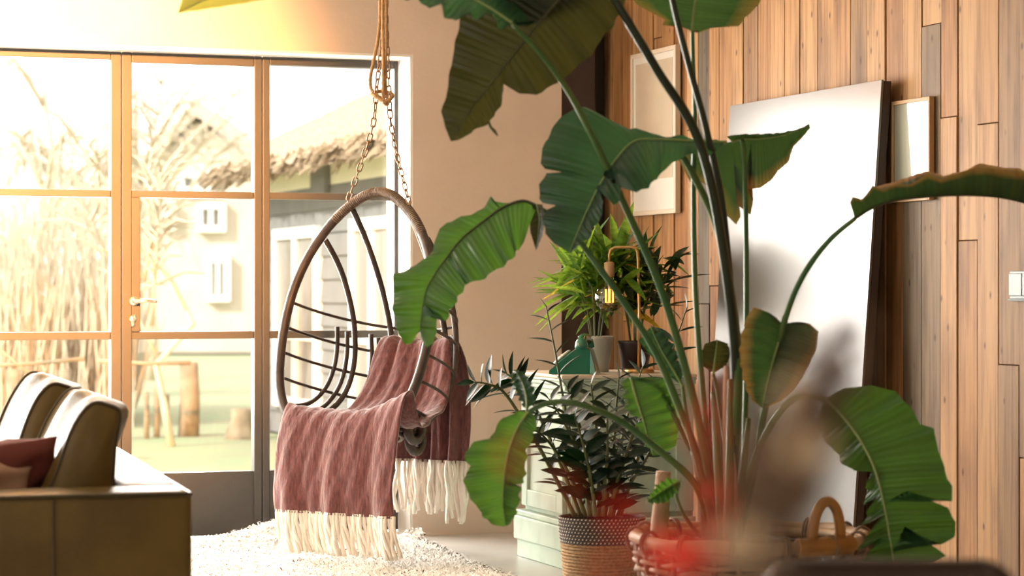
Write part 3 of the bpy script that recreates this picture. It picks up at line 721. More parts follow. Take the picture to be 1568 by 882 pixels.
# ------------------------------------------------------------------ sofa
SA = R(15.1); SD = 6.3; SH = H - (752.5 - HV) / F * SD
_sx, _sy = camdir((math.cos(SA), math.sin(SA))), camdir((-math.sin(SA), math.cos(SA)))
S0 = W(295, 445, SD); S0.z = 0
def SW(x, y, z): return S0 + _sx * x + _sy * y + Vector((0, 0, z))
def sbox(name, a, b, m, parent, bev=.03, org=None, nseg=3):
    mb = MB(); x0, y0, z0 = a; x1, y1, z1 = b
    mb.add([SW(*p) for p in [(x0,y0,z0),(x1,y0,z0),(x1,y1,z0),(x0,y1,z0),(x0,y0,z1),(x1,y0,z1),(x1,y1,z1),(x0,y1,z1)]], [(0,3,2,1),(4,5,6,7),(0,1,5,4),(1,2,6,5),(2,3,7,6),(3,0,4,7)])
    o = build(name, mb, m, parent, org=org, smooth=True); b_ = o.modifiers.new('bevel', 'BEVEL'); b_.width = bev; b_.segments = nseg; return o
sofa = empty('leather_sofa', SW(-.5, 1.1, 0)); tag(sofa, 'low olive brown leather sofa seen from its end at the left', 'sofa')
sbox('arm', (-1.02, 0, .06), (-.0, .24, SH), M['leather'], sofa, .022)
sbox('backrest', (-.165, .245, .06), (-.0, 2.2, SH), M['leather'], sofa, .022)
sbox('seat_base', (-1.0, .245, .06), (-.17, 2.2, .30), M['leather'], sofa, .02)
for k in range(2): sbox('seat_cushion', (-1.0, .25 + k * .975, .302), (-.172, .25 + k * .975 + .965, .42), M['leather'], sofa, .03)
for (x, y_) in ((-.95, .06), (-.07, .06), (-.95, 2.12), (-.07, 2.12)): sbox('foot', (x - .03, y_ - .03, 0), (x + .03, y_ + .03, .062), M['black'], sofa, .004)
mb = MB(); mb.tube([SW(-1.0, .003, SH - .008), SW(-.5, .001, SH - .006), SW(-.012, .003, SH - .008), SW(-.003, .012, SH - .008), SW(-.003, .24, SH - .008), SW(-.003, 2.19, SH - .008)], .006, 8); build('piping', mb, M['piping'], sofa)
mb = MB(); mb.tube([SW(-.357, -.002, .08), SW(-.357, -.003, SH * .6), SW(-.357, -.001, SH - .012)], .004, 6)
build('seam', mb, M['piping'], sofa)
def pillow(name, c, rot, size, m, label, cat, group=None, pw=2.6, pipe=None, seams=False):
    """soft pad: size (thickness, width, height); rot = Matrix in world"""
    t, wd, ht = size; rr = random.Random(hash(label) % 999 if False else len(label))
    def fn(sgn):
        def g(a, b):
            u_, v_ = a * 2 - 1, b * 2 - 1
            r = (1 - abs(u_) ** pw) * (1 - abs(v_) ** pw); th = t / 2 * (max(r, 0) ** .42)
            pinch = 1 - .05 * (1 - abs(u_) ** 2) * abs(v_) ** 6; pv = 1 - .05 * (1 - v_ ** 2) * abs(u_) ** 6
            wob = .006 * math.sin(u_ * 7 + v_ * 3) + .005 * math.sin(v_ * 11 - u_ * 5)
            return Vector((sgn * th + (wob if th > .02 else 0), u_ * wd / 2 * pv, v_ * ht / 2 * pinch))
        return g
    mb = MB(); mb.grid(fn(1), 26, 26); mb.grid(lambda a, b: fn(-1)(1 - a, b), 26, 26)
    mb.xf(Matrix.Translation(c) @ rot)
    o = build(name, mb, m, org=c); tag(o, label, cat, group)
    if pipe:
        e = [fn(0)(a, b) for a, b in [(k / 20, 0) for k in range(20)] + [(1, k / 20) for k in range(20)] + [(1 - k / 20, 1) for k in range(20)] + [(0, 1 - k / 20) for k in range(20)]]
        p = MB(); p.tube(e, .0055, 6, closed=True); p.xf(Matrix.Translation(c) @ rot); build('piping', p, pipe, o)
    return o
def boxcushion(c, rot, size, label):
    t, wd, ht = size
    root = None
    def g(a, b):     # wrap round the section (thickness x height), b along the width
        an = a * 2 * math.pi; n = 5.0
        cx, cz = math.cos(an), math.sin(an); k = (abs(cx) ** n + abs(cz) ** n) ** (-1 / n)
        v_ = b * 2 - 1; puff = 1 + .10 * (1 - v_ * v_) ; z = cz * k * ht / 2 * (1 + .03 * (1 - v_ * v_)); x = cx * k * t / 2 * puff * (1 - .42 * (z / ht + .5)) + .02 * (z / ht)
        x += .012 * math.sin(z * 16 + v_ * 4) * (1 if cx > 0 else .5) + .010 * (math.sin(v_ * 9 + z * 9))
        z += .008 * math.sin(v_ * 8) * (1 if cz > 0 else 0)
        return Vector((x, v_ * wd / 2, z))
    mb = MB(); mb.grid(g, 56, 22, closeu=True)
    for b in (0, 1):      # end panels, slightly domed
        ring = [g(k / 56, b) for k in range(56)]; sg = -1 if b == 0 else 1; rings = []
        for f, dm in ((.86, .016), (.6, .03), (.3, .036)): rings.append([Vector((p.x * f, p.y + sg * dm, p.z * f)) for p in ring])
        vs = ring + rings[0] + rings[1] + rings[2] + [Vector((0, sg * (wd / 2 + .038), 0))]; fs = []
        for q in range(3):
            for k in range(56):
                j = (k + 1) % 56; fc = (q*56+k, q*56+j, (q+1)*56+j, (q+1)*56+k); fs.append(fc[::-1] if sg < 0 else fc)
        for k in range(56): fc = (168 + k, 168 + (k + 1) % 56, 224); fs.append(fc[::-1] if sg < 0 else fc)
        mb.add(vs, fs)
    T = Matrix.Translation(c) @ rot; mb.xf(T)
    o = build('leather_cushion', mb, M['leather'], org=c); tag(o, label, 'cushion', 'leather cushions on the sofa')
    for b in (0, 1):
        p = MB(); p.tube([T @ (g(k / 56, b)) for k in range(56)], .006, 6, closed=True); build('piping', p, M['piping'], o)
    return o
def srot(tilt, yaw=0, roll=0):
    B = Matrix(((_sx.x, _sy.x, 0), (_sx.y, _sy.y, 0), (0, 0, 1))).to_4x4()
    return B @ Matrix.Rotation(yaw, 4, 'Z') @ Matrix.Rotation(tilt, 4, 'Y') @ Matrix.Rotation(roll, 4, 'X')
boxcushion(SW(-.262, .60, .628), srot(R(19), R(2)), (.19, .62, .41), 'olive brown leather back cushion nearest the sofa arm')
boxcushion(SW(-.33, 1.27, .65), srot(R(19), R(3)), (.19, .62, .42), 'second leather back cushion leaning behind the nearest one')
pillow('throw_pillow', SW(-.49, .41, .575), srot(R(30), R(-58), R(4)), (.13, .33, .33), M['redcloth'], 'wine red throw pillow tucked behind the sofa arm', 'pillow')
pillow('throw_pillow', SW(-.565, .315, .555), srot(R(20), R(-62), R(-16)), (.12, .30, .30), M['peach'], 'peach throw pillow in front of the red one', 'pillow')

# ------------------------------------------------------------------ green cabinet
KX, KY0, KY1, KZ, KB = 3.45, 9.10, 9.65, .785, 4.02
cab = empty('cabinet', ((KX + KB) / 2, (KY0 + KY1) / 2, 0)); tag(cab, 'pale green painted wooden cabinet with panelled door against the plank wall', 'cabinet')
mb = MB(); mb.box((KX + .02, KY0 + .02, .20), (KB, KY1 - .02, .72)); build('body', mb, M['cab'], cab, smooth=False, bevel=.003)
mb = MB()
for (o_, z0, z1) in ((.012, .0, .075), (.0, .075, .175), (.008, .175, .20)): mb.box((KX + o_ - .02, KY0 + o_ - .02, z0), (KB, KY1 - o_ + .02, z1))
build('plinth', mb, M['cab'], cab, smooth=False, bevel=.006)
mb = MB()
for (o_, z0, z1) in ((.012, .70, .722), (-.002, .722, .742), (-.012, .742, .758), (-.02, .758, .77)): mb.box((KX + o_, KY0 + o_, z0), (KB, KY1 - o_, z1))
build('cornice', mb, M['cab'], cab, smooth=False, bevel=.004)
mb = MB(); mb.box((KX - .025, KY0 - .025, .77), (KB, KY1 + .025, KZ)); tag(build('top_board', mb, M['oakd'], cab, smooth=False, bevel=.006), 'worn pale wooden top board')
for (y0, y1) in ((KY0 + .03, KY1 - .03),):
    mb = MB(); fr = .07; xo, xi = KX - .002, KX + .019
    mb.box((xo, y0, .22), (xi, y0 + fr, .69)); mb.box((xo, y1 - fr, .22), (xi, y1, .69)); mb.box((xo, y0 + fr, .22), (xi, y1 - fr, .22 + fr)); mb.box((xo, y0 + fr, .69 - fr), (xi, y1 - fr, .69))
    d_ = build('door', mb, M['cab'], cab, smooth=False, bevel=.004)
    p = MB(); p.box((KX + .012, y0 + fr, .22 + fr), (KX + .0198, y1 - fr, .69 - fr)); build('panel', p, M['cab'], d_, smooth=False)
    q = MB(); yk = y1 - .03 if y0 < (KY0 + KY1) / 2 - .1 else y0 + .03
    q.tube([(xo, yk, .47), (xo - .018, yk, .47)], [.006, .013], 10); build('knob', q, M['brass'], d_)
mb = MB(); fr = .08; mb.box((KX + .03, KY0 + .008, .22), (KX + .03 + fr, KY0 + .02, .69)); mb.box((KB - fr, KY0 + .008, .22), (KB - .002, KY0 + .02, .69)); mb.box((KX + .03 + fr, KY0 + .008, .22), (KB - fr, KY0 + .02, .30)); mb.box((KX + .03 + fr, KY0 + .008, .61), (KB - fr, KY0 + .02, .69))
build('side_frame', mb, M['cab'], cab, smooth=False, bevel=.003)

# telephone on the cabinet
def onTop(u, v): return onZ(u, v, KZ)
tp = onTop(884, 572.5) + Vector((0, 0, .001)); tel = empty('telephone', tp); tag(tel, 'green rotary telephone with ivory dial on the cabinet top', 'telephone')
A = R(200)          # dial side faces the room
tf = Matrix.Translation(tp) @ Matrix.Rotation(R(-28), 4, 'Z')
mb = MB(); prof = [(-.105, .004), (-.105, .02), (-.088, .034), (-.03, .082), (.0, .106), (.045, .112), (.062, .10), (.075, .05), (.085, .004)]
def tside(a, b):
    i = b * (len(prof) - 1); k = min(int(i), len(prof) - 2); f = i - k; x = prof[k][0] + (prof[k+1][0] - prof[k][0]) * f; z = prof[k][1] + (prof[k+1][1] - prof[k][1]) * f
    wd = .086 - .30 * z * .55; yv = (a * 2 - 1)
    return Vector((x, wd * yv, z - .006 * abs(yv) ** 5))
mb.grid(tside, 14, 40)
for sgn in (-1, 1):
    ring = [tside(0 if sgn < 0 else 1, k / 39) for k in range(40)]; vs = ring + [Vector((0, p.y, .004)) for p in ring]
    vs = ring + [Vector((p.x, p.y, .0)) for p in ring]; mb.add(vs, [((k, k+1, 41+k, 40+k) if sgn > 0 else (k, 40+k, 41+k, k+1)) for k in range(39)])
mb.xf(tf); build('body', mb, M['phone'], tel)
dm = tf @ Matrix.Translation((-.062, 0, .062)) @ Matrix.Rotation(R(-41), 4, 'Y')
mb = MB(); mb.lathe([(0, 0), (.046, 0), (.046, .006), (.040, .010), (.018, .010), (.016, .014), (0, .014)], n=26); mb.xf(dm); dl = build('dial', mb, M['ivory'], tel)
mb = MB()
for k in range(10):
    a = R(60 + k * 27); c = Vector((math.cos(a) * .031, math.sin(a) * .031, .0102)); n0 = len(mb.v); mb.lathe([(0, 0), (.0062, 0), (.0062, .0012), (0, .0012)], c, 10)
mb.xf(dm); build('finger_holes', mb, M['black'], dl)
mb = MB(); hs_ = [Vector((.03, y_, z)) for y_, z in ((-.115, .108), (-.105, .128), (-.07, .142), (0, .146), (.07, .142), (.105, .128), (.115, .108))]
mb.tube(smoothpts(hs_, 25), [.020 + .008 * abs(i - 12) / 12 * (1 if abs(i-12) > 7 else 0) for i in range(25)], 10); mb.xf(tf); build('handset', mb, M['phone'], tel)
mb = MB(); c0 = tf @ Vector((-.02, -.10, .012)); c1 = W(838, 578, 9.95); c1.z = KZ + .014; pts = []
c1 = tf @ Vector((-.11, .17, .012)); c0 = tf @ Vector((-.03, .09, .012))
for k in range(150):
    f = k / 149; p = c0.lerp(c1, f); a = k * .9; pts.append(p + Vector((0, math.cos(a) * .009, math.sin(a) * .009 + .0)))
mb.tube(pts, .0026, 5); build('coiled_cord', mb, M['black'], tel)

# brass lamp with globe bulb
lp = onTop(978, 571); lpd = lp.x * ST + lp.y * CT
lamp = empty('table_lamp', lp); tag(lamp, 'brass arched table lamp with bare globe bulb standing on the cabinet', 'lamp')
mb = MB(); mb.lathe([(0, 0), (.065, 0), (.065, .012), (.06, .018), (.0, .02)], lp, 28); build('base', mb, M['brass'], lamp)
def lw(u, v): return W(u, v, lpd)
mb = MB(); mb.tube([lp + Vector((0, 0, .015)), lw(979, 480), lw(977, 400), lw(976, 386), lw(973, 380), lw(967, 378.5), lw(950, 378.5), lw(941, 379), lw(935, 383), lw(933, 390), lw(933, 402)], .0062, 10); build('arm', mb, M['brass'], lamp)
so = lw(933, 402); mb = MB(); mb.lathe([(0, .004), (.012, .004), (.021, -.002), (.021, -.052), (.018, -.058), (0, -.058)], so, 20); tag(build('socket', mb, M['oak'], lamp), 'pale wooden bulb socket')
bc = lw(933, 455); rb = .0635; zt = so.z - .055 - bc.z
prof = [(.0, -rb)] + [(rb * math.sin(R(a)), -rb * math.cos(R(a))) for a in range(12, 150, 10)] + [(.022, rb * .98), (.0145, zt - .012), (.0135, zt)]
mb = MB(); mb.lathe(prof, bc, 28); bu = build('bulb', mb, M['bulb'], lamp)
mb = MB(); pts = []
for k in range(6):
    a = k / 6 * 6.283
    for z in ((.032, -.022) if k % 2 else (-.022, .032)): pts.append(bc + Vector((math.cos(a) * .017, math.sin(a) * .017, z)))
mb.tube(pts, .0024, 5); tag(build('filament', mb, M['fil'], bu), 'glowing orange filament')
mb = MB(); mb.tube([bc + Vector((0, 0, zt)), bc + Vector((0, 0, .03))], [.006, .004], 6); build('stem', mb, M['mount'], bu)

# leaning board, pictures, switch
def wallframe(name, u0, u1, vt, vb, uref, fw, dep, mfr, label, cat, inner, glass=None, mat_w=0, gap=.0):
    y1 = onX(u0, 445, XR - dep).y; y0 = onX(u1, 445, XR - dep).y; zt = onX(uref, vt, XR - dep).z; zb = onX(uref, vb, XR - dep).z
    x1, x0 = XR - .009, XR - dep
    root = empty(name, (XR - .01, (y0 + y1) / 2, zb)); tag(root, label, cat)
    mb = MB(); mb.box((x0, y0, zb), (x1, y0 + fw, zt)); mb.box((x0, y1 - fw, zb), (x1, y1, zt)); mb.box((x0, y0 + fw, zb), (x1, y1 - fw, zb + fw)); mb.box((x0, y0 + fw, zt - fw), (x1, y1 - fw, zt)); build('frame', mb, mfr, root, smooth=False, bevel=.002)
    mb = MB(); mb.box((x0 + .009, y0 + fw, zb + fw), (x1, y1 - fw, zt - fw)); build('print', mb, inner, root, smooth=False)
    if glass: mb = MB(); mb.box((x0 + .004, y0 + fw, zb + fw), (x0 + .006, y1 - fw, zt - fw)); build('pane', mb, glass, root, smooth=False)
    return root, (x0, y0, y1, zb, zt)
pic, (x0, y0, y1, zb, zt) = wallframe('picture_frame', 965, 1034, 68, 326, 1034, .02, .035, M['oakd'], 'tall pale framed picture hanging high on the plank wall', 'picture', M['mount'])
mb = MB(); mb.box((x0 + .007, y0 + .05, zb + .16), (x0 + .0088, y1 - .05, zt - .05)); build('artwork', mb, M['print'], pic, smooth=False)
wallframe('picture_frame', 1364, 1423, 147, 306, 1423, .014, .03, M['oak'], 'small oak framed picture to the right of the leaning board', 'picture', M['paper'], M['glass'])
# board
pt0, pt1 = onX(1118, 168, XR - .075), onX(1350, 122, XR - .075)
bx_top, bx_bot = XR - .075, XR - .21; by0, by1 = pt1.y, pt0.y; bz = pt1.z; zb0 = .02
brd = empty('leaning_board', (bx_bot, (by0 + by1) / 2, 0)); tag(brd, 'large glossy dark board leaning against the plank wall', 'board')
def bb(xo0, xo1, y0, y1, z0, z1):
    mb = MB(); X = lambda z, o: bx_bot + (bx_top - bx_bot) * z / bz + o
    mb.add([(X(z0, xo0), y0, z0), (X(z0, xo1), y0, z0), (X(z0, xo1), y1, z0), (X(z0, xo0), y1, z0), (X(z1, xo0), y0, z1), (X(z1, xo1), y0, z1), (X(z1, xo1), y1, z1), (X(z1, xo0), y1, z1)],
           [(0,3,2,1),(4,5,6,7),(0,1,5,4),(1,2,6,5),(2,3,7,6),(3,0,4,7)]); return mb
build('face', bb(0, .010, by0, by1, 0, bz), M['panel'], brd, smooth=False, bevel=.001)
build('edge_rim', bb(.014, .042, by0 + .004, by1 - .004, 0.0, bz - .004), M['paneledge'], brd, smooth=False)
build('spacer', bb(.0095, .0145, by0 + .02, by1 - .02, 0.0, bz - .02), M['black'], brd, smooth=False)
sp_ = onX(1547, 415, XR - .012); sq = onX(1590, 458, XR - .012)
sw = empty('light_switch', (XR - .01, (sp_.y + sq.y) / 2, sq.z)); tag(sw, 'square brushed metal light switch on the plank wall at the right edge', 'switch')
mb = MB(); mb.box((XR - .014, sq.y, sq.z), (XR - .006, sp_.y, sp_.z)); build('plate', mb, M['switch'], sw, smooth=False, bevel=.002)
ym = (sq.y + sp_.y) / 2; zm_ = sq.z + .012
for (a, b) in ((sq.y + .008, ym - .002), (ym + .002, sp_.y - .006)):
    mb = MB(); mb.box((XR - .022, a, sq.z + .01), (XR - .0142, b, sp_.z - .008)); build('rocker', mb, M['switch'], sw, smooth=False, bevel=.002)
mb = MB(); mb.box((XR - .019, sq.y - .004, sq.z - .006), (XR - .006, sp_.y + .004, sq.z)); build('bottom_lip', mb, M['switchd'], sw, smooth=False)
#PART3
# ------------------------------------------------------------------ leaf builder
def arc2(pts):
    L = [0.0]
    for a, b in zip(pts, pts[1:]): L.append(L[-1] + math.hypot(b[0] - a[0], b[1] - a[1]))
    return [x / L[-1] for x in L]
def interp(ts, ps, t):
    if t <= ts[0]: return ps[0].copy()
    for i in range(len(ts) - 1):
        if t <= ts[i + 1]:
            f = (t - ts[i]) / max(ts[i + 1] - ts[i], 1e-9); return ps[i].lerp(ps[i + 1], f)
    return ps[-1].copy()
def edge_params(mid, edge, lean):
    am = arc2(mid); out = []
    for (u, v) in [e[:2] for e in edge]:
        best = (1e18, 0)
        for i in range(len(mid) - 1):
            (a, b), (c, e) = mid[i][:2], mid[i + 1][:2]; dx, dy = c - a, e - b; L2 = dx*dx + dy*dy or 1
            f = max(0, min(1, ((u - a)*dx + (v - b)*dy) / L2)); q = (u - a - f*dx)**2 + (v - b - f*dy)**2
            if q < best[0]: best = (q, am[i] + (am[i + 1] - am[i]) * f)
        out.append(best[1])
    n = len(out); out = [o * (1 - lean * math.sin(math.pi * min(1, o))) for o in out]
    out[0] = 0.0; out[-1] = 1.0; m = 0
    for i in range(n): m = max(m, out[i]); out[i] = m
    # pull runs of equal parameters apart
    for i in range(1, n - 1): out[i] = min(out[i], 1 - .004 * (n - 1 - i)); out[i] = max(out[i], out[i - 1] + .003)
    return out
def leaf(root, mid, A, B, d, dA=0.0, dB=0.0, m='leaf', camber=.12, droop=0.0, ripple=.006, mr=.0055, name='leaf', label=None, lean=.12, midm='midrib'):
    """blade lofted from its midrib to its two margins; u, v, d points become world points; torn margins follow the notches"""
    dm = list(d) if isinstance(d, (list, tuple)) else [d] * len(mid)
    am = arc2(mid); mp = [W(u, v, dd) for (u, v), dd in zip([q[:2] for q in mid], dm)]
    sm = smoothpts(mp, 60); ta = [i / 59 for i in range(60)]
    # reparametrise the smooth midrib by its image arc
    ts = []
    for i in range(60):
        x = i / 59 * (len(mid) - 1); k = min(int(x), len(mid) - 2); ts.append(am[k] + (am[k+1] - am[k]) * (x - k))
    dts = lambda t: lerp_tab(list(zip(am, dm)), t)
    ea = {}
    for key, E, dd in (('A', A, dA), ('B', B, dB)):
        pe = edge_params([q[:2] for q in mid], E, lean); wmax = max(math.hypot(*(Vector(e[:2]) - Vector(mid[min(range(len(mid)), key=lambda i: (mid[i][0]-e[0])**2 + (mid[i][1]-e[1])**2)][:2]))) for e in E) or 1
        pp = []
        for e, t in zip(E, pe):
            mu = interp(am, [Vector((q[0], q[1], 0)) for q in mid], t); wd = min(1.0, math.hypot(e[0] - mu.x, e[1] - mu.y) / wmax)
            pp.append(W(e[0], e[1], dts(t) + dd * wd))
        ea[key] = (pe, pp)
    allt = sorted(set([round(i / 44, 4) for i in range(45)] + [round(x, 4) for k in ea for x in ea[k][0]]))
    K = 6; mb = MB(); nrow = len(allt)
    for side, key in ((-1, 'A'), (1, 'B')):
        pe, pp = ea[key]; n0 = len(mb.v)
        for t in allt:
            P = interp(ts, sm, t); E = interp(pe, pp, t); wv = E - P; tn = interp(ts, sm, min(1, t + .02)) - interp(ts, sm, max(0, t - .02))
            n = tn.cross(wv) * side
            n = n.normalized() if n.length > 1e-9 else Vector((0, 0, 1))
            L = wv.length
            for k in range(K):
                s = k / (K - 1); b = camber * L * math.sin(math.pi * min(s, 1) * .85) * 1.0
                rp = ripple * s * math.sin(t * 47 + side) + ripple * .5 * s * s * math.sin(t * 83 + side * 2)
                p = P + wv * s + n * (b + rp) - Vector((0, 0, droop * L * s * s))
                mb.v.append(p); mb.uv[len(mb.v) - 1] = (side * s, t)
        for i in range(nrow - 1):
            for k in range(K - 1):
                a = n0 + i * K + k; f = (a, a + 1, a + K + 1, a + K); mb.f.append(f if side > 0 else f[::-1])
    o = build(name, mb, M[m], root)
    if label: o['label'] = label
    r = MB(); r.tube(sm, [mr * (1.0 - .8 * i / 59) for i in range(60)], 6); build('midrib', r, M[midm], o)
    return o
def petiole(root, pts, r0, r1, m='stalk', n=40):
    """pts are (u, v, d), first at the base"""
    mb = MB(); mb.tube(smoothpts([W(*p) for p in pts], n), [r0 + (r1 - r0) * i / (n - 1) for i in range(n)], 9); return build('petiole', mb, M[m], root)

# ------------------------------------------------------------------ big wicker basket
BC = Vector((0, 0, 0)); _c = W(1147, 445, 7.27); BC = Vector((_c.x, _c.y, 0)); BR = .345; BH = .385
bk = empty('wicker_basket', BC); tag(bk, 'large round willow basket with cane loop handles holding the banana plant', 'basket')
def bp_(a, z, off=0.0):
    r = BR * (.80 + .20 * min(1, z / BH) ** .8) + off; return BC + Vector((math.cos(a) * r, math.sin(a) * r, z))
NSK = 30
for k in range(NSK):
    a = 6.2832 * k / NSK; mb = MB(); mb.tube([bp_(a, z) for z in (.012, .1, .2, .3, BH)], .008, 6); build('stake', mb, M['wicker'], bk)
zr = .02; row = 0; rr = random.Random(4)
while zr < BH - .02:
    ph = (row % 2) * math.pi; pts = []
    for k in range(NSK * 4):
        a = 6.2832 * k / (NSK * 4); pts.append(bp_(a, zr + .004 * math.sin(a * 3 + row) + .004 * math.sin(a * 11 + row * 2), .009 * math.cos(NSK / 2 * a + ph)))
    mb = MB(); mb.tube(pts, .0078 * rr.uniform(.85, 1.15), 6, closed=True); build('weaver', mb, M['wickerl' if rr.random() < .3 else 'wicker'], bk)
    zr += .0185 if zr < .22 or zr > .26 else .03; row += 1
for z, r, off in ((BH, .019, 0), (BH - .012, .015, -.02), (.012, .014, 0)):
    mb = MB(); mb.tube([bp_(6.2832 * k / 60, z + .004 * math.sin(k * .7), off) for k in range(60)], r, 10, closed=True); build('rim', mb, M['wickerl'], bk)
for k in range(14):
    a = 6.2832 * k / 14 + .1
    for da in (-.012, .014):
        c = bp_(a + da, BH - .008, -.004); t = Vector((math.cos(a), math.sin(a), 0)); mb = MB()
        mb.tube([c + (t * math.cos(q) + UP * math.sin(q) * 1.25) * .030 for q in [6.2832 * j / 14 for j in range(14)]], .0045, 5, closed=True); build('lashing', mb, M['wicker'], bk)
aF = math.atan2(W(1262, 445, 7.0).y - BC.y, W(1262, 445, 7.0).x - BC.x)
for a0 in (aF,):
    mb = MB(); pts = []
    for j in range(17):
        q = math.pi * j / 16; a = a0 - .16 * math.cos(q) * 1.0; pts.append(bp_(a, BH + .005 + .125 * math.sin(q) ** .8, .0))
    mb.tube(pts, .0155, 10); build('handle', mb, M['cane'], bk)
    mb = MB()
    for j in range(30):
        a = a0 - .29 + .58 * j / 29
        c = bp_(a, BH, 0); t = Vector((math.cos(a), math.sin(a), 0)); mb.tube([c + (t * math.cos(q) + UP * math.sin(q)) * .0225 for q in [6.2832 * i / 10 for i in range(10)]], .006, 4, closed=True)
    build('handle_wrapping', mb, M['cane'], bk)
mb = MB(); mb.lathe([(0, .008), (BR * .79, .008), (BR * .79, .016), (0, .016)], BC, 30); build('bottom', mb, M['wicker'], bk)
# inner pot and the plant in it
ip = empty('plant_pot', BC + Vector((-.03, 0, .017))); tag(ip, 'dark plastic pot of soil standing inside the large willow basket', 'pot')
o_ = ORG[ip.name]; mb = MB(); mb.lathe([(0, 0), (.16, 0), (.20, .29), (.205, .30), (.19, .30), (.185, .265)], o_, 28); build('body', mb, M['black'], ip)
mb = MB(); mb.lathe([(.187, .255), (.12, .275), (.05, .282), (0, .285)], o_, 24); build('soil', mb, M['soil'], ip)

# ------------------------------------------------------------------ the banana-like strelitzia
D0 = 7.25
bop = empty('strelitzia', W(1110, 445, D0)); _z = Vector((ORG[bop.name].x, ORG[bop.name].y, .30)); bop.location = _z; ORG[bop.name] = _z
tag(bop, 'tall strelitzia with huge torn paddle leaves growing from the wicker basket', 'plant')
b = lambda u, d=D0: (u, 822, d)
# left leaf drooping in front of the egg chair
petiole(bop, [b(1094), (1082, 740, 7.2), (1046, 640, 7.15), (1004, 540, 7.1), (945, 448, 7.05), (886, 368, 7.05), (852, 335, 7.05), (816, 313, 7.05)], .0135, .0065)
leaf(bop, [(820,315),(800,308),(770,318),(739,340),(707,366),(685,394),(666,420),(651,451),(643,508)],
     [(822,318),(800,310),(785,309),(756,311),(753,303),(740,317),(722,330),(693,337),(684,340),(675,352),(664,378),(655,397),(634,408),(606,421),(603,450),(604,485),(612,512),(622,527),(632,527),(638,518),(641,507)],
     [(822,318),(812,340),(800,375),(785,400),(745,426),(715,438),(713,424),(690,402),(713,428),(714,436),(705,455),(692,475),(683,492),(676,484),(664,474),(652,466),(670,488),(671,508),(664,526),(654,532),(647,524),(643,509)],
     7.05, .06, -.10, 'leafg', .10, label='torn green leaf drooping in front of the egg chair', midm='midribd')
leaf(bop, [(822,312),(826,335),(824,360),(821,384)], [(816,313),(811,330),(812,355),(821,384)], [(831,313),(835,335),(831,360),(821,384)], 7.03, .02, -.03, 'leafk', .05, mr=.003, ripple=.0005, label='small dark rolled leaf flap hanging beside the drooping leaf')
# big central leaf
petiole(bop, [b(1108), (1124, 700, 7.2), (1130, 560, 7.12), (1118, 440, 7.08), (1095, 340, 7.05), (1060, 265, 7.0), (1040, 232, 6.98)], .016, .009)
leaf(bop, [(1112,218),(1060,216),(1010,214),(972,216),(944,243),(920,280),(901,318),(886,352),(872,386)],
     [(1112,218),(1060,211),(1010,207),(960,198),(925,180),(895,168),(880,171),(860,184),(845,200),(833,232),(829,252),(835,260),(862,264),(837,266),(829,285),(826,305),(832,312),(852,315),(838,322),(832,340),(836,358),(850,374),(871,386)],
     [(1112,218),(1085,240),(1050,240),(1030,249),(1010,270),(992,290),(977,299),(958,292),(944,283),(925,270),(952,288),(950,304),(942,316),(930,304),(916,290),(927,312),(918,338),(905,360),(890,375),(874,387)],
     [7.0,6.98,6.95,6.92,6.88,6.86,6.85,6.84,6.84], .10, -.12, 'leaf', .10, label='broad dark green leaf across the centre with pale midrib')
# right leaf seen edge-on with dry orange rim
petiole(bop, [b(1122), (1136, 740, 7.3), (1142, 600, 7.32), (1143, 470, 7.32), (1142, 330, 7.3), (1139, 240, 7.28), (1136, 214, 7.26)], .010, .007)
leaf(bop, [(1120,217),(1136,213),(1165,212),(1195,208),(1220,200),(1240,193)],
     [(1110,212),(1130,207),(1165,206),(1195,204),(1222,198),(1240,190)],
     [(1040,248),(1048,262),(1060,285),(1075,280),(1090,290),(1102,320),(1118,335),(1128,345),(1135,332),(1130,315),(1150,330),(1154,308),(1142,291),(1165,288),(1182,276),(1192,262),(1208,248),(1215,225),(1228,212),(1241,196)],
     7.3, -.12, .05, 'leafo', .08, label='dark leaf behind the stems with a dry orange rim', lean=0, ripple=.001)
# hanging upper left leaf
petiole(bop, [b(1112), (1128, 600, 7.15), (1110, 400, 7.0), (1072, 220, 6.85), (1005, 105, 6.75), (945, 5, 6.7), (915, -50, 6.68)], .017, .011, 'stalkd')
leaf(bop, [(912,-55),(878,-25),(845,12),(802,64),(765,112),(735,150),(712,182),(694,216)],
     [(912,-55),(850,-90),(760,-70),(722,-20),(706,24),(699,60),(690,105),(683,150),(676,172),(680,190),(691,217)],
     [(912,-55),(962,-30),(952,15),(935,40),(905,80),(888,98),(868,113),(845,132),(820,143),(795,143),(778,133),(765,125),(772,140),(763,165),(757,178),(748,187),(722,203),(694,217)],
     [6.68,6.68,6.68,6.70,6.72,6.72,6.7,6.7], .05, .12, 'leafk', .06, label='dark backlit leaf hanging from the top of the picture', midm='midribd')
mb = MB(); mb.tube([W(748,186,6.72), W(751,195,6.72), W(757,201,6.72), W(762,208,6.72)], [.004,.005,.006,.002], 5); build('dry_tip', mb, M['stalkb'], bop)
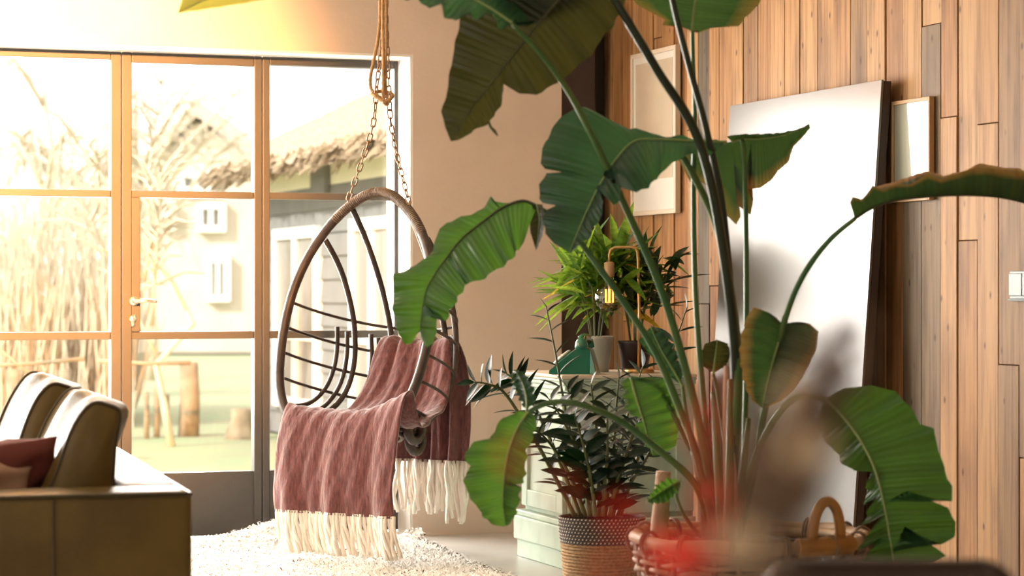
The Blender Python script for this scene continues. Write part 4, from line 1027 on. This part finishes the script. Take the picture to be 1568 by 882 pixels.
# upper leaf arching over to the far left
petiole(bop, [b(1104), (1092, 760, 7.2), (1064, 620, 7.1), (1015, 450, 7.0), (950, 300, 6.9), (885, 165, 6.75), (838, 95, 6.66), (786, 38, 6.6)], .015, .0065)
leaf(bop, [(787,38),(745,10),(690,-18),(610,-48),(540,-60)],
     [(787,38),(765,38),(750,22),(735,20),(715,23),(700,27),(672,8),(648,-2),(600,-20),(540,-60)],
     [(787,38),(800,27),(835,22),(872,-2),(860,-40),(800,-80),(690,-110),(600,-110),(540,-60)],
     [6.6,6.6,6.6,6.6,6.6], -.18, .20, 'leaf', .14, label='large leaf arching out of the top of the picture', ripple=.012)
leaf(bop, [(540,-62),(470,-55),(400,-38),(330,-8),(272,20)], [(540,-60),(470,-22),(430,-8),(392,1),(345,9),(300,16),(272,20)], [(540,-64),(450,-90),(360,-80),(290,-40),(272,20)], [6.6,6.55,6.5,6.45,6.4], -.05, .1, 'leafy', .06, ripple=.001, label='leaf tip tinted as if sunlit at the top left edge of the picture')
# top leaf right of the centre
petiole(bop, [b(1098), (1080, 640, 7.2), (1066, 470, 7.2), (1062, 300, 7.18), (1064, 180, 7.15), (1061, 90, 7.12), (1060, 46, 7.1)], .010, .006)
leaf(bop, [(1060,48),(1062,20),(1070,-30),(1085,-90),(1095,-150)],
     [(1060,48),(1052,45),(1038,38),(1018,38),(1020,30),(1000,20),(976,6),(955,-30),(985,-90),(1095,-150)],
     [(1060,48),(1072,50),(1090,43),(1112,41),(1132,40),(1150,20),(1167,4),(1185,-40),(1160,-110),(1095,-150)],
     7.1, -.10, .08, 'leafo', .12, label='upper leaf with ragged dry edge cut by the top of the picture')
petiole(bop, [b(1114), (1124, 560, 7.18), (1108, 330, 7.05), (1082, 200, 6.95), (1055, 100, 6.9), (1030, 0, 6.86), (1022, -60, 6.85)], .012, .008, 'stalkd')
leaf(bop, [(1022,-60),(1000,-120),(960,-190),(900,-240)], [(1022,-60),(960,-70),(900,-130),(880,-190),(900,-240)], [(1022,-60),(1060,-110),(1040,-190),(980,-240),(900,-240)], 6.85, .1, .1, 'leaf', .1)
# right arching leaf
petiole(bop, [b(1130), (1150, 740, 7.15), (1172, 620, 7.05), (1200, 495, 6.95), (1228, 425, 6.9), (1268, 370, 6.88), (1310, 334, 6.86)], .013, .007)
leaf(bop, [(1310,334),(1350,312),(1410,302),(1480,299),(1540,304),(1600,322),(1650,350)],
     [(1308,334),(1301,310),(1306,302),(1320,306),(1330,293),(1336,284),(1352,290),(1372,284),(1396,282),(1420,268),(1442,274),(1464,268),(1492,257),(1530,261),(1568,266),(1610,284),(1650,350)],
     [(1310,334),(1340,290),(1372,279),(1402,270),(1420,263),(1445,272),(1480,262),(1500,254),(1560,262),(1610,280),(1650,350)],
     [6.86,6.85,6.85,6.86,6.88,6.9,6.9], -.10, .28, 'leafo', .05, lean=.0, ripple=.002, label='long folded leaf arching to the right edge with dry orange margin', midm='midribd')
# front small leaf hanging on the right of the stems
leaf(bop, [(1200,496),(1190,530),(1180,565),(1172,598),(1167,624)],
     [(1200,496),(1178,494),(1160,478),(1148,474),(1140,488),(1132,515),(1130,545),(1135,575),(1142,598),(1152,614),(1167,625)],
     [(1200,496),(1214,500),(1240,500),(1252,512),(1249,538),(1238,560),(1226,582),(1212,600),(1192,616),(1168,625)],
     [7.0,6.96,6.93,6.92,6.93], -.04, -.02, 'leafo', .22, label='drooping glossy leaf right of the stems')
# lower right leaf and its curved stalk
petiole(bop, [b(1122), (1140, 750, 7.1), (1160, 690, 7.0), (1190, 635, 6.92), (1222, 607, 6.88), (1262, 610, 6.85)], .014, .008)
leaf(bop, [(1262,610),(1290,636),(1318,675),(1340,720),(1354,775),(1362,820),(1368,858)],
     [(1262,610),(1292,596),(1334,590),(1370,600),(1395,625),(1408,650),(1430,656),(1436,690),(1446,715),(1450,735),(1458,745),(1458,768),(1430,764),(1390,752),(1450,778),(1463,800),(1462,822),(1442,834),(1415,824),(1385,806),(1430,838),(1448,852),(1430,860),(1400,862),(1369,860)],
     [(1262,610),(1254,640),(1256,668),(1275,688),(1285,705),(1306,722),(1336,724),(1326,745),(1321,774),(1346,758),(1326,785),(1318,806),(1352,790),(1322,825),(1313,842),(1350,822),(1330,845),(1318,860),(1366,860)],
     [6.85,6.84,6.83,6.82,6.82,6.83,6.84], -.06, .10, 'leafg', .08, label='broad ribbed leaf hanging low at the right of the basket')
# lower left leaf with long arching stalk
petiole(bop, [b(1090), (1066, 745, 7.15), (1012, 692, 7.1), (950, 645, 7.05), (890, 620, 7.0), (845, 616, 7.0), (810, 630, 7.0)], .0125, .007)
leaf(bop, [(810,630),(792,656),(779,690),(772,730),(770,770),(774,804)],
     [(810,630),(790,632),(770,640),(760,656),(750,672),(728,678),(713,692),(714,706),(722,714),(714,724),(712,736),(716,752),(726,770),(738,785),(742,794),(756,803),(774,806)],
     [(810,630),(820,640),(822,652),(816,672),(808,690),(806,715),(804,740),(780,744),(798,746),(797,765),(790,788),(782,802),(775,806)],
     [7.0,6.98,6.96,6.95,6.95,6.96], .04, -.05, 'leafg', .12, label='bright green leaf hanging low in front of the plaster wall')
leaf(bop, [(806,630),(806,608),(799,585),(788,566)], [(806,630),(796,615),(786,596),(780,574),(788,566)], [(806,630),(820,614),(816,594),(802,570),(788,566)], [7.0,7.0,7.02,7.04], .04, -.03, 'leaf', .2, mr=.003, label='folded pale leaf tip standing above the low left leaf')
# leaf behind the stalks, dark round leaf, grey strap leaf, low leaf over the basket rim
petiole(bop, [b(1098), (1070, 720, 7.35), (1010, 600, 7.4), (966, 578, 7.42)], .009, .006)
leaf(bop, [(966,578),(974,608),(984,640),(992,668),(1000,697)], [(960,578),(953,581),(955,605),(960,632),(984,641),(975,650),(986,676),(1000,697)], [(974,578),(1000,578),(1022,578),(1032,598),(1038,625),(1040,655),(1036,682),(1018,694),(1000,698)], 7.42, .03, -.03, 'leafg', .12, label='cut leaf hanging behind the stalks in front of the cabinet', lean=0)
petiole(bop, [b(1116), (1112, 700, 7.4), (1100, 610, 7.4), (1092, 572, 7.4)], .008, .005)
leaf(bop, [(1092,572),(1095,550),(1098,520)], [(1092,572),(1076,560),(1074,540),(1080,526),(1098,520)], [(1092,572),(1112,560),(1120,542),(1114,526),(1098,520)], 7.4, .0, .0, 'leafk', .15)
petiole(bop, [b(1088), (1066, 700, 7.3), (1052, 640, 7.3), (1045, 590, 7.3)], .008, .005)
leaf(bop, [(1046,592),(1030,565),(1012,535),(996,500)], [(1046,592),(1020,572),(1000,548),(978,522),(996,500)], [(1046,592),(1042,560),(1030,530),(1016,508),(996,500)], 7.3, .0, -.05, 'leaf', .12)
petiole(bop, [b(1072), (1048, 790, 7.0), (1036, 760, 6.98), (1040, 742, 6.97)], .006, .004)
leaf(bop, [(1042,735),(1025,745),(1008,756),(990,768)], [(1042,735),(1022,732),(1004,742),(990,768)], [(1042,735),(1040,752),(1022,770),(1000,772),(990,768)], 6.97, -.02, -.03, 'leafg', .15)
mb = MB(); mb.tube(smoothpts([W(1008, 835, 7.3), W(1012, 780, 7.3), W(1016, 722, 7.3)], 12), [.029 - .0006 * i for i in range(12)], 12); build('old_stump', mb, M['peach'], bop)
# extra old stalk sheaths in the clump
for (u0, u1, v1, dd, m) in ((1100,1048,640,7.15,'stalkb'), (1108,1092,600,7.05,'stalk'), (1116,1118,580,7.0,'stalkb'), (1126,1146,640,7.08,'stalkb'), (1084,1060,690,7.2,'stalkb'), (1122,1121,694,7.02,'peach'), (1112,1112,560,7.05,'peach')):
    mb = MB(); mb.tube(smoothpts([W(u0, 830, D0), W((u0*2+u1)/3, 760, dd), W(u1, v1, dd)], 16), [.021 - .014 * i / 15 for i in range(16)], 8); build('sheath', mb, M[m], bop)

# ------------------------------------------------------------------ striped basket with zamioculcas
zc = W(921, 445, 8.5); ZC = Vector((zc.x, zc.y, 0)); ZH = .335
jb = empty('woven_pot_basket', ZC); tag(jb, 'tapered woven basket striped black above natural jute beside the cabinet', 'basket')
def coil(z0, z1, mname, pname):
    mb = MB(); z = z0; row = 0
    while z < z1:
        r = .118 + .03 * (z / ZH) ; pts = []
        for k in range(96):
            a = 6.2832 * k / 96; q = r + .0022 * math.sin(48 * a + row * 1.6); pts.append(ZC + Vector((math.cos(a) * q, math.sin(a) * q, z + .0012 * math.sin(48 * a + row))))
        mb.tube(pts, .0062, 6, closed=True); z += .0115; row += 1
    return build(pname, mb, M[mname], jb)
tag(coil(.008, .245, 'jute', 'lower_weave'), 'natural tan jute weave'); tag(coil(.245, ZH, 'juted', 'upper_weave'), 'black jute weave with pale stitches')
mb = MB()
z = .25; row = 0
while z < ZH:
    r = .118 + .03 * z / ZH + .0064
    for k in range(64):
        a = 6.2832 * (k + .5 * (row % 2)) / 64; c = ZC + Vector((math.cos(a) * r, math.sin(a) * r, z)); t = Vector((-math.sin(a), math.cos(a), 0)); nn = Vector((math.cos(a), math.sin(a), 0))
        s_ = .0030; h_ = .0034
        mb.add([c - t*s_ - UP*h_ , c + t*s_ - UP*h_*.4, c + t*s_ + UP*h_, c - t*s_ + UP*h_*.4, c + nn*.0018], [(0,1,4),(1,2,4),(2,3,4),(3,0,4)])
    z += .0115; row += 1
st_ = build('stitching', mb, M['juted2'], jb); st_['label'] = 'pale stitches on the black band'; st_['kind'] = 'stuff'
mb = MB(); mb.lathe([(0, .006), (.115, .006), (.115, .012), (0, .012)], ZC, 24); build('base', mb, M['jute'], jb)
def leaflet_mesh(name, m, ratio=.36, fold=.12, n=6):
    mb = MB(); cols = 4; vs = []
    for i in range(n + 1):
        t = i / n; w_ = ratio * .5 * math.sin(math.pi * t ** .8) ** .85 if 0 < t < 1 else 0.002
        for k in range(-2, 3):
            s = k / 2; vs.append(Vector((w_ * s, t, fold * w_ * abs(s) * 2 - .10 * t * t))); mb.uv[len(vs) - 1] = (s, t)
    fs = []
    for i in range(n):
        for k in range(4): a = i * 5 + k; fs.append((a, a + 1, a + 6, a + 5))
    me = bpy.data.meshes.new(name); me.from_pydata([tuple(p) for p in vs], [], fs); me.polygons.foreach_set('use_smooth', [True] * len(fs)); me.materials.append(m)
    ul = me.uv_layers.new(name='uv')
    for l in me.loops: ul.data[l.index].uv = mb.uv[l.vertex_index]
    return me
ZL = leaflet_mesh('zz_leaflet', M['zz'], .46)
zz = empty('zamioculcas', ZC + Vector((0, 0, .30))); tag(zz, 'dark glossy zamioculcas growing from the striped woven basket', 'plant')
mb = MB(); mb.lathe([(0, .02), (.105, .02), (.135, .285), (.07, .297), (0, .30)], ZC, 20); build('soil', mb, M['soil'], zz)
rr = random.Random(12); zbase = W(921, 445, 8.5); nleaf = 0
zst = [((726, 585), (775, 605), 8.35), ((775, 572), (812, 610), 8.6), ((836, 468), (868, 640), 8.75), ((812, 655), (850, 690), 8.3), ((868, 592), (895, 680), 8.2), ((905, 588), (915, 680), 8.3), ((948, 575), (940, 680), 8.4), ((1000, 610), (960, 690), 8.35), ((1030, 640), (985, 710), 8.4), ((840, 610), (885, 690), 8.15), ((985, 560), (955, 660), 8.75), ((1052, 470), (1000, 640), 8.85), ((930, 625), (930, 700), 8.1), ((975, 650), (955, 710), 8.15), ((880, 640), (900, 710), 8.05)]
for i, (tip, midp, dd) in enumerate(zst):
    bu_ = 921 + (tip[0] - 921) * .22; p0 = W(max(880, min(962, bu_)), 790, 8.5 + (dd - 8.5) * .3); p1 = W(midp[0], midp[1], (8.5 + dd * 2) / 3); p2 = W(tip[0], tip[1], dd)
    sp = smoothpts([p0, p0.lerp(p1, .5) + Vector((0, 0, .02)), p1, p1.lerp(p2, .55) + Vector((0, 0, .012)), p2], 40)
    mb = MB(); mb.tube(sp, [.0085 - .0062 * k / 39 for k in range(40)], 7); so_ = build('stem', mb, M['zzstem'], zz)
    tot = sum((b_ - a_).length for a_, b_ in zip(sp, sp[1:])); nl = max(12, min(20, int(tot / .025)))
    for k in range(nl):
        f = .10 + .90 * k / (nl - 1); j = min(38, int(f * 39)); p = sp[j]; t = (sp[j + 1] - sp[j]).normalized()
        sd = t.cross(Vector((ST * .9, CT * .9, .25 + .3 * math.sin(i))).normalized()).normalized()
        s_ = 1 if k % 2 else -1; dirv = (sd * s_ * .9 + t * (.55 if k < nl - 1 else 3) + Vector((rr.uniform(-.2, .2), rr.uniform(-.35, .35), rr.uniform(-.1, .25)))).normalized()
        nrm = dirv.cross(t).cross(dirv); nrm = (nrm.normalized() + Vector((rr.uniform(-.5, .5), rr.uniform(-.5, .5), rr.uniform(-.2, .6)))).normalized()
        x = dirv.cross(nrm).normalized(); z_ = x.cross(dirv).normalized(); L = rr.uniform(.08, .11) * (1 - .35 * max(0, f - .8) / .2)
        Mx = Matrix((x, dirv, z_)).transposed().to_4x4(); Mx = Matrix.Translation(p) @ Mx @ Matrix.Scale(L, 4)
        inst(ZL, 'leaflet', Mx, so_); nleaf += 1

# ------------------------------------------------------------------ plants on the cabinet
def lance_plant(root, centre, n, seed, spread, lens, mats, ratio=.2, avoid=()):
    rr = random.Random(seed); ms = [leaflet_mesh('lance_leaf', M[m], ratio, .2, 7) for m in mats]
    for k in range(n):
        a = rr.uniform(0, 6.2832); el = rr.uniform(-.55, 1.25); o = centre + Vector((rr.uniform(-1, 1) * spread, rr.uniform(-1, 1) * spread, rr.uniform(-.8, 1.2) * spread))
        dirv = Vector((math.cos(a) * math.cos(el), math.sin(a) * math.cos(el), math.sin(el))); L = rr.uniform(*lens)
        x = dirv.cross(Vector((rr.uniform(-.4, .4), rr.uniform(-.4, .4), 1))).normalized(); z_ = x.cross(dirv).normalized()
        tip = o + dirv * L
        if avoid and any((o.lerp(tip, f_) - a_).length < r_ or (a_.z - .3 < o.lerp(tip, f_).z < a_.z + .25 and (o.lerp(tip, f_) - a_).to_2d().dot(Vector((-ST, -CT))) > -.02 and abs((o.lerp(tip, f_) - a_).to_2d().dot(Vector((CT, -ST)))) < r_) for f_ in (.1, .4, .7, 1.0) for a_, r_ in avoid): continue
        if min(o.z, tip.z) < KZ + .01 and o.x < KB: dirv.z = abs(dirv.z); x = dirv.cross(Vector((0.1, .2, 1))).normalized(); z_ = x.cross(dirv).normalized()
        mi = ms[min(len(ms) - 2, int(rr.random() ** 1.6 * len(ms)))]
        if len(ms) > 1 and el < -.1 and rr.random() < .22: mi = ms[-1]
        inst(mi, 'leaf', Matrix.Translation(o) @ Matrix((x, dirv, z_)).transposed().to_4x4() @ Matrix.Scale(L, 4), root)
def potted(c, r, h, mname, label, cat='pot'):
    t = empty('plant_pot', c); tag(t, label, cat); mb = MB(); mb.lathe([(0, 0), (r * .72, 0), (r * .95, h * .9), (r, h), (r * .9, h), (r * .86, h * .88)], c, 26); build('body', mb, M[mname], t)
    mb = MB(); mb.lathe([(r * .87, h * .86), (r * .4, h * .9), (0, h * .91)], c, 18); build('soil', mb, M['soil'], t); return t
pc1 = onTop(912, 566); pc1 = Vector((3.70, 9.40, KZ)); potted(pc1, .075, .15, 'potwhite', 'pale glazed pot behind the green telephone on the cabinet')
lg = empty('lance_leaved_plant', pc1 + Vector((0, 0, .14))); tag(lg, 'bushy bright green plant with narrow leaves, some yellow, in the pale pot', 'plant')
mb = MB()
for k in range(9):
    a = k * .7; e = pc1 + Vector((math.cos(a) * .09, math.sin(a) * .08, .30 + .03 * (k % 4))); mb.tube(smoothpts([pc1 + Vector((math.cos(a) * .02, math.sin(a) * .02, .13)), pc1 + Vector((math.cos(a) * .04, math.sin(a) * .04, .24)), e], 10), .0035, 5)
build('stems', mb, M['zzstem'], lg)
lance_plant(lg, pc1 + Vector((0.02, 0, .36)), 260, 3, .11, (.14, .27), ['drac', 'drac', 'drac', 'dracy'], ratio=.17, avoid=((bc, .085),))
pc2 = Vector((3.86, 9.36, KZ)); potted(pc2, .075, .13, 'potdark', 'dark aubergine pot behind the brass lamp on the cabinet')
dk = empty('dark_leaved_plant', pc2 + Vector((0, 0, .12))); tag(dk, 'dark leafy plant in the aubergine pot behind the globe lamp', 'plant')
mb = MB()
for k in range(6):
    a = k * 1.05; mb.tube(smoothpts([pc2 + Vector((math.cos(a) * .02, math.sin(a) * .02, .11)), pc2 + Vector((math.cos(a) * .05, math.sin(a) * .05, .28)), pc2 + Vector((math.cos(a) * .11, math.sin(a) * .10, .40))], 10), .004, 5)
build('stems', mb, M['zzstem'], dk)
lance_plant(dk, pc2 + Vector((.03, 0, .33)), 110, 8, .13, (.10, .2), ['dracd', 'dracd', 'drac'], ratio=.26, avoid=((bc, .085), (lp + Vector((0, 0, .3)), .03)))
pc3 = Vector((3.948, 9.17, KZ)); bw = potted(pc3, .06, .045, 'potbrown', 'small brown clay bowl of succulents on the cabinet edge', 'bowl')
sc = empty('succulent', pc3 + Vector((0, 0, .04))); tag(sc, 'small grey green succulent rosettes in the brown clay bowl', 'plant')
lance_plant(sc, pc3 + Vector((0, 0, .048)), 26, 5, .022, (.022, .045), ['dracd'], ratio=.5)

# ------------------------------------------------------------------ foreground: chair back and vase of dried flowers
cx0, cx1, dd = 1172, 1566, 3.3
dc = empty('dining_chair', W(1369, 445, dd)); dc.location.z = 0; ORG[dc.name] = dc.location.copy()
tag(dc, 'dark brown chair back blurred at the bottom right edge', 'chair')
ctr = ORG[dc.name].copy(); hw = (cx1 - cx0) / 2 / F * dd; zt_ = H - (861 - HV) / F * dd
RX, RYv = Vector((CT, -ST, 0)), Vector((ST, CT, 0))
def DC(x, y, z): return ctr + RX * x + RYv * y + UP * z
def rpanel(hw, z0, z1, rad, y0, y1, lean=0):
    pts = []
    for (cx, cz, a0) in ((hw - rad, z1 - rad, 0), (-hw + rad, z1 - rad, 90), (-hw + rad, z0 + rad, 180), (hw - rad, z0 + rad, 270)):
        for k in range(7): a = R(a0 + 15 * k); pts.append((cx + rad * math.cos(a), cz + rad * math.sin(a)))
    n = len(pts); mb = MB(); vs = [DC(x, y0 + .015 * (x / hw) ** 2, z) for x, z in pts] + [DC(x, y1 + .015 * (x / hw) ** 2, z) for x, z in pts]
    mb.add(vs, [tuple(range(n)), tuple(range(2*n - 1, n - 1, -1))] + [(i, i + n, (i + 1) % n + n, (i + 1) % n) for i in range(n)]); return mb
build('backrest', rpanel(hw, .44, zt_, .05, 0, .05), M['darkleath'], dc, smooth=False, bevel=.012)
mb = MB(); q = [DC(x, y_, z) for x, y_, z in [(-hw,-.40,.40),(hw,-.40,.40),(hw,.05,.40),(-hw,.05,.40),(-hw,-.40,.455),(hw,-.40,.455),(hw,.05,.455),(-hw,.05,.455)]]
mb.add(q, [(0,3,2,1),(4,5,6,7),(0,1,5,4),(1,2,6,5),(2,3,7,6),(3,0,4,7)]); build('seat', mb, M['darkleath'], dc, smooth=False, bevel=.02)
for x in (-1, 1):
    for y_ in (-.37, .02): mb = MB(); mb.tube([DC(x * (hw + .005), y_, 0), DC(x * (hw - .02), y_, .41)], [.012, .018], 8); build('leg', mb, M['black'], dc)
vd = 1.12; vb = W(1085, 445, vd); VB = Vector((vb.x, vb.y, 0))
vs_ = empty('floor_vase', VB); tag(vs_, 'tall dark floor vase of dried red, brown and beige flowers close to the camera', 'vase')
mb = MB(); mb.lathe([(0, 0), (.10, 0), (.12, .05), (.13, .35), (.10, .62), (.06, .74), (.055, .80), (.065, .84), (.058, .84), (.05, .80)], VB, 28); build('body', mb, M['vase'], vs_)
def blob(c, r, seed, n=14):
    rr = random.Random(seed); mb = MB()
    for k in range(n):
        dv = Vector((rr.gauss(0, 1), rr.gauss(0, 1), rr.gauss(0, 1))).normalized(); x = dv.orthogonal().normalized(); y_ = dv.cross(x); o = c + dv * r * .25; w_ = r * .5
        tip = c + dv * r; m_ = c + dv * r * .65
        mb.add([o, m_ + x * w_, tip + y_ * w_ * .3, m_ - x * w_, m_ + y_ * w_ * .5], [(0, 1, 4), (1, 2, 4), (2, 3, 4), (3, 0, 4)])
    return mb
blooms = [('red', 1060, 843, 0.0115), ('red', 1000, 838, 0.0075), ('red', 1035, 858, 0.0091), ('red', 945, 788, 0.0057), ('red', 965, 800, 0.0041), ('red', 858, 752, 0.0041), ('red', 786, 700, 0.0051), ('red', 1080, 735, 0.0067), ('red', 1075, 660, 0.0059), ('red', 1090, 600, 0.0044), ('red', 930, 868, 0.0051), ('red', 1088, 780, 0.0062),
          ('beige', 1128, 832, 0.0146), ('beige', 1185, 700, 0.0112), ('beige', 1235, 690, 0.0112), ('beige', 1230, 612, 0.0124), ('brown', 1290, 520, 0.0165), ('brown', 1265, 570, 0.0195), ('brown', 1240, 655, 0.0180), ('brown', 1170, 690, 0.0150), ('brown', 1160, 770, 0.0165), ('brown', 1215, 750, 0.0165)]
for i, (kc, u, v, r) in enumerate(blooms):
    d_ = vd + .05 * math.sin(i * 2.1); c = W(u, v, d_); s0 = VB + Vector((.02 * math.cos(i), .02 * math.sin(i), .79)); c1 = s0.lerp(c, .5) + Vector((0, 0, .03))
    mb = MB(); mb.tube(smoothpts([s0, c1, c], 10), .0011, 4); sm_ = build('stem', mb, M['brownp'], vs_)
    build('bloom', blob(c, r, i, 22), M[{'red': 'redp', 'beige': 'beigep', 'brown': 'brownp'}[kc]], sm_, smooth=False)['label'] = {'red': 'dried red bloom', 'beige': 'beige dried bloom', 'brown': 'brown seed head'}[kc]
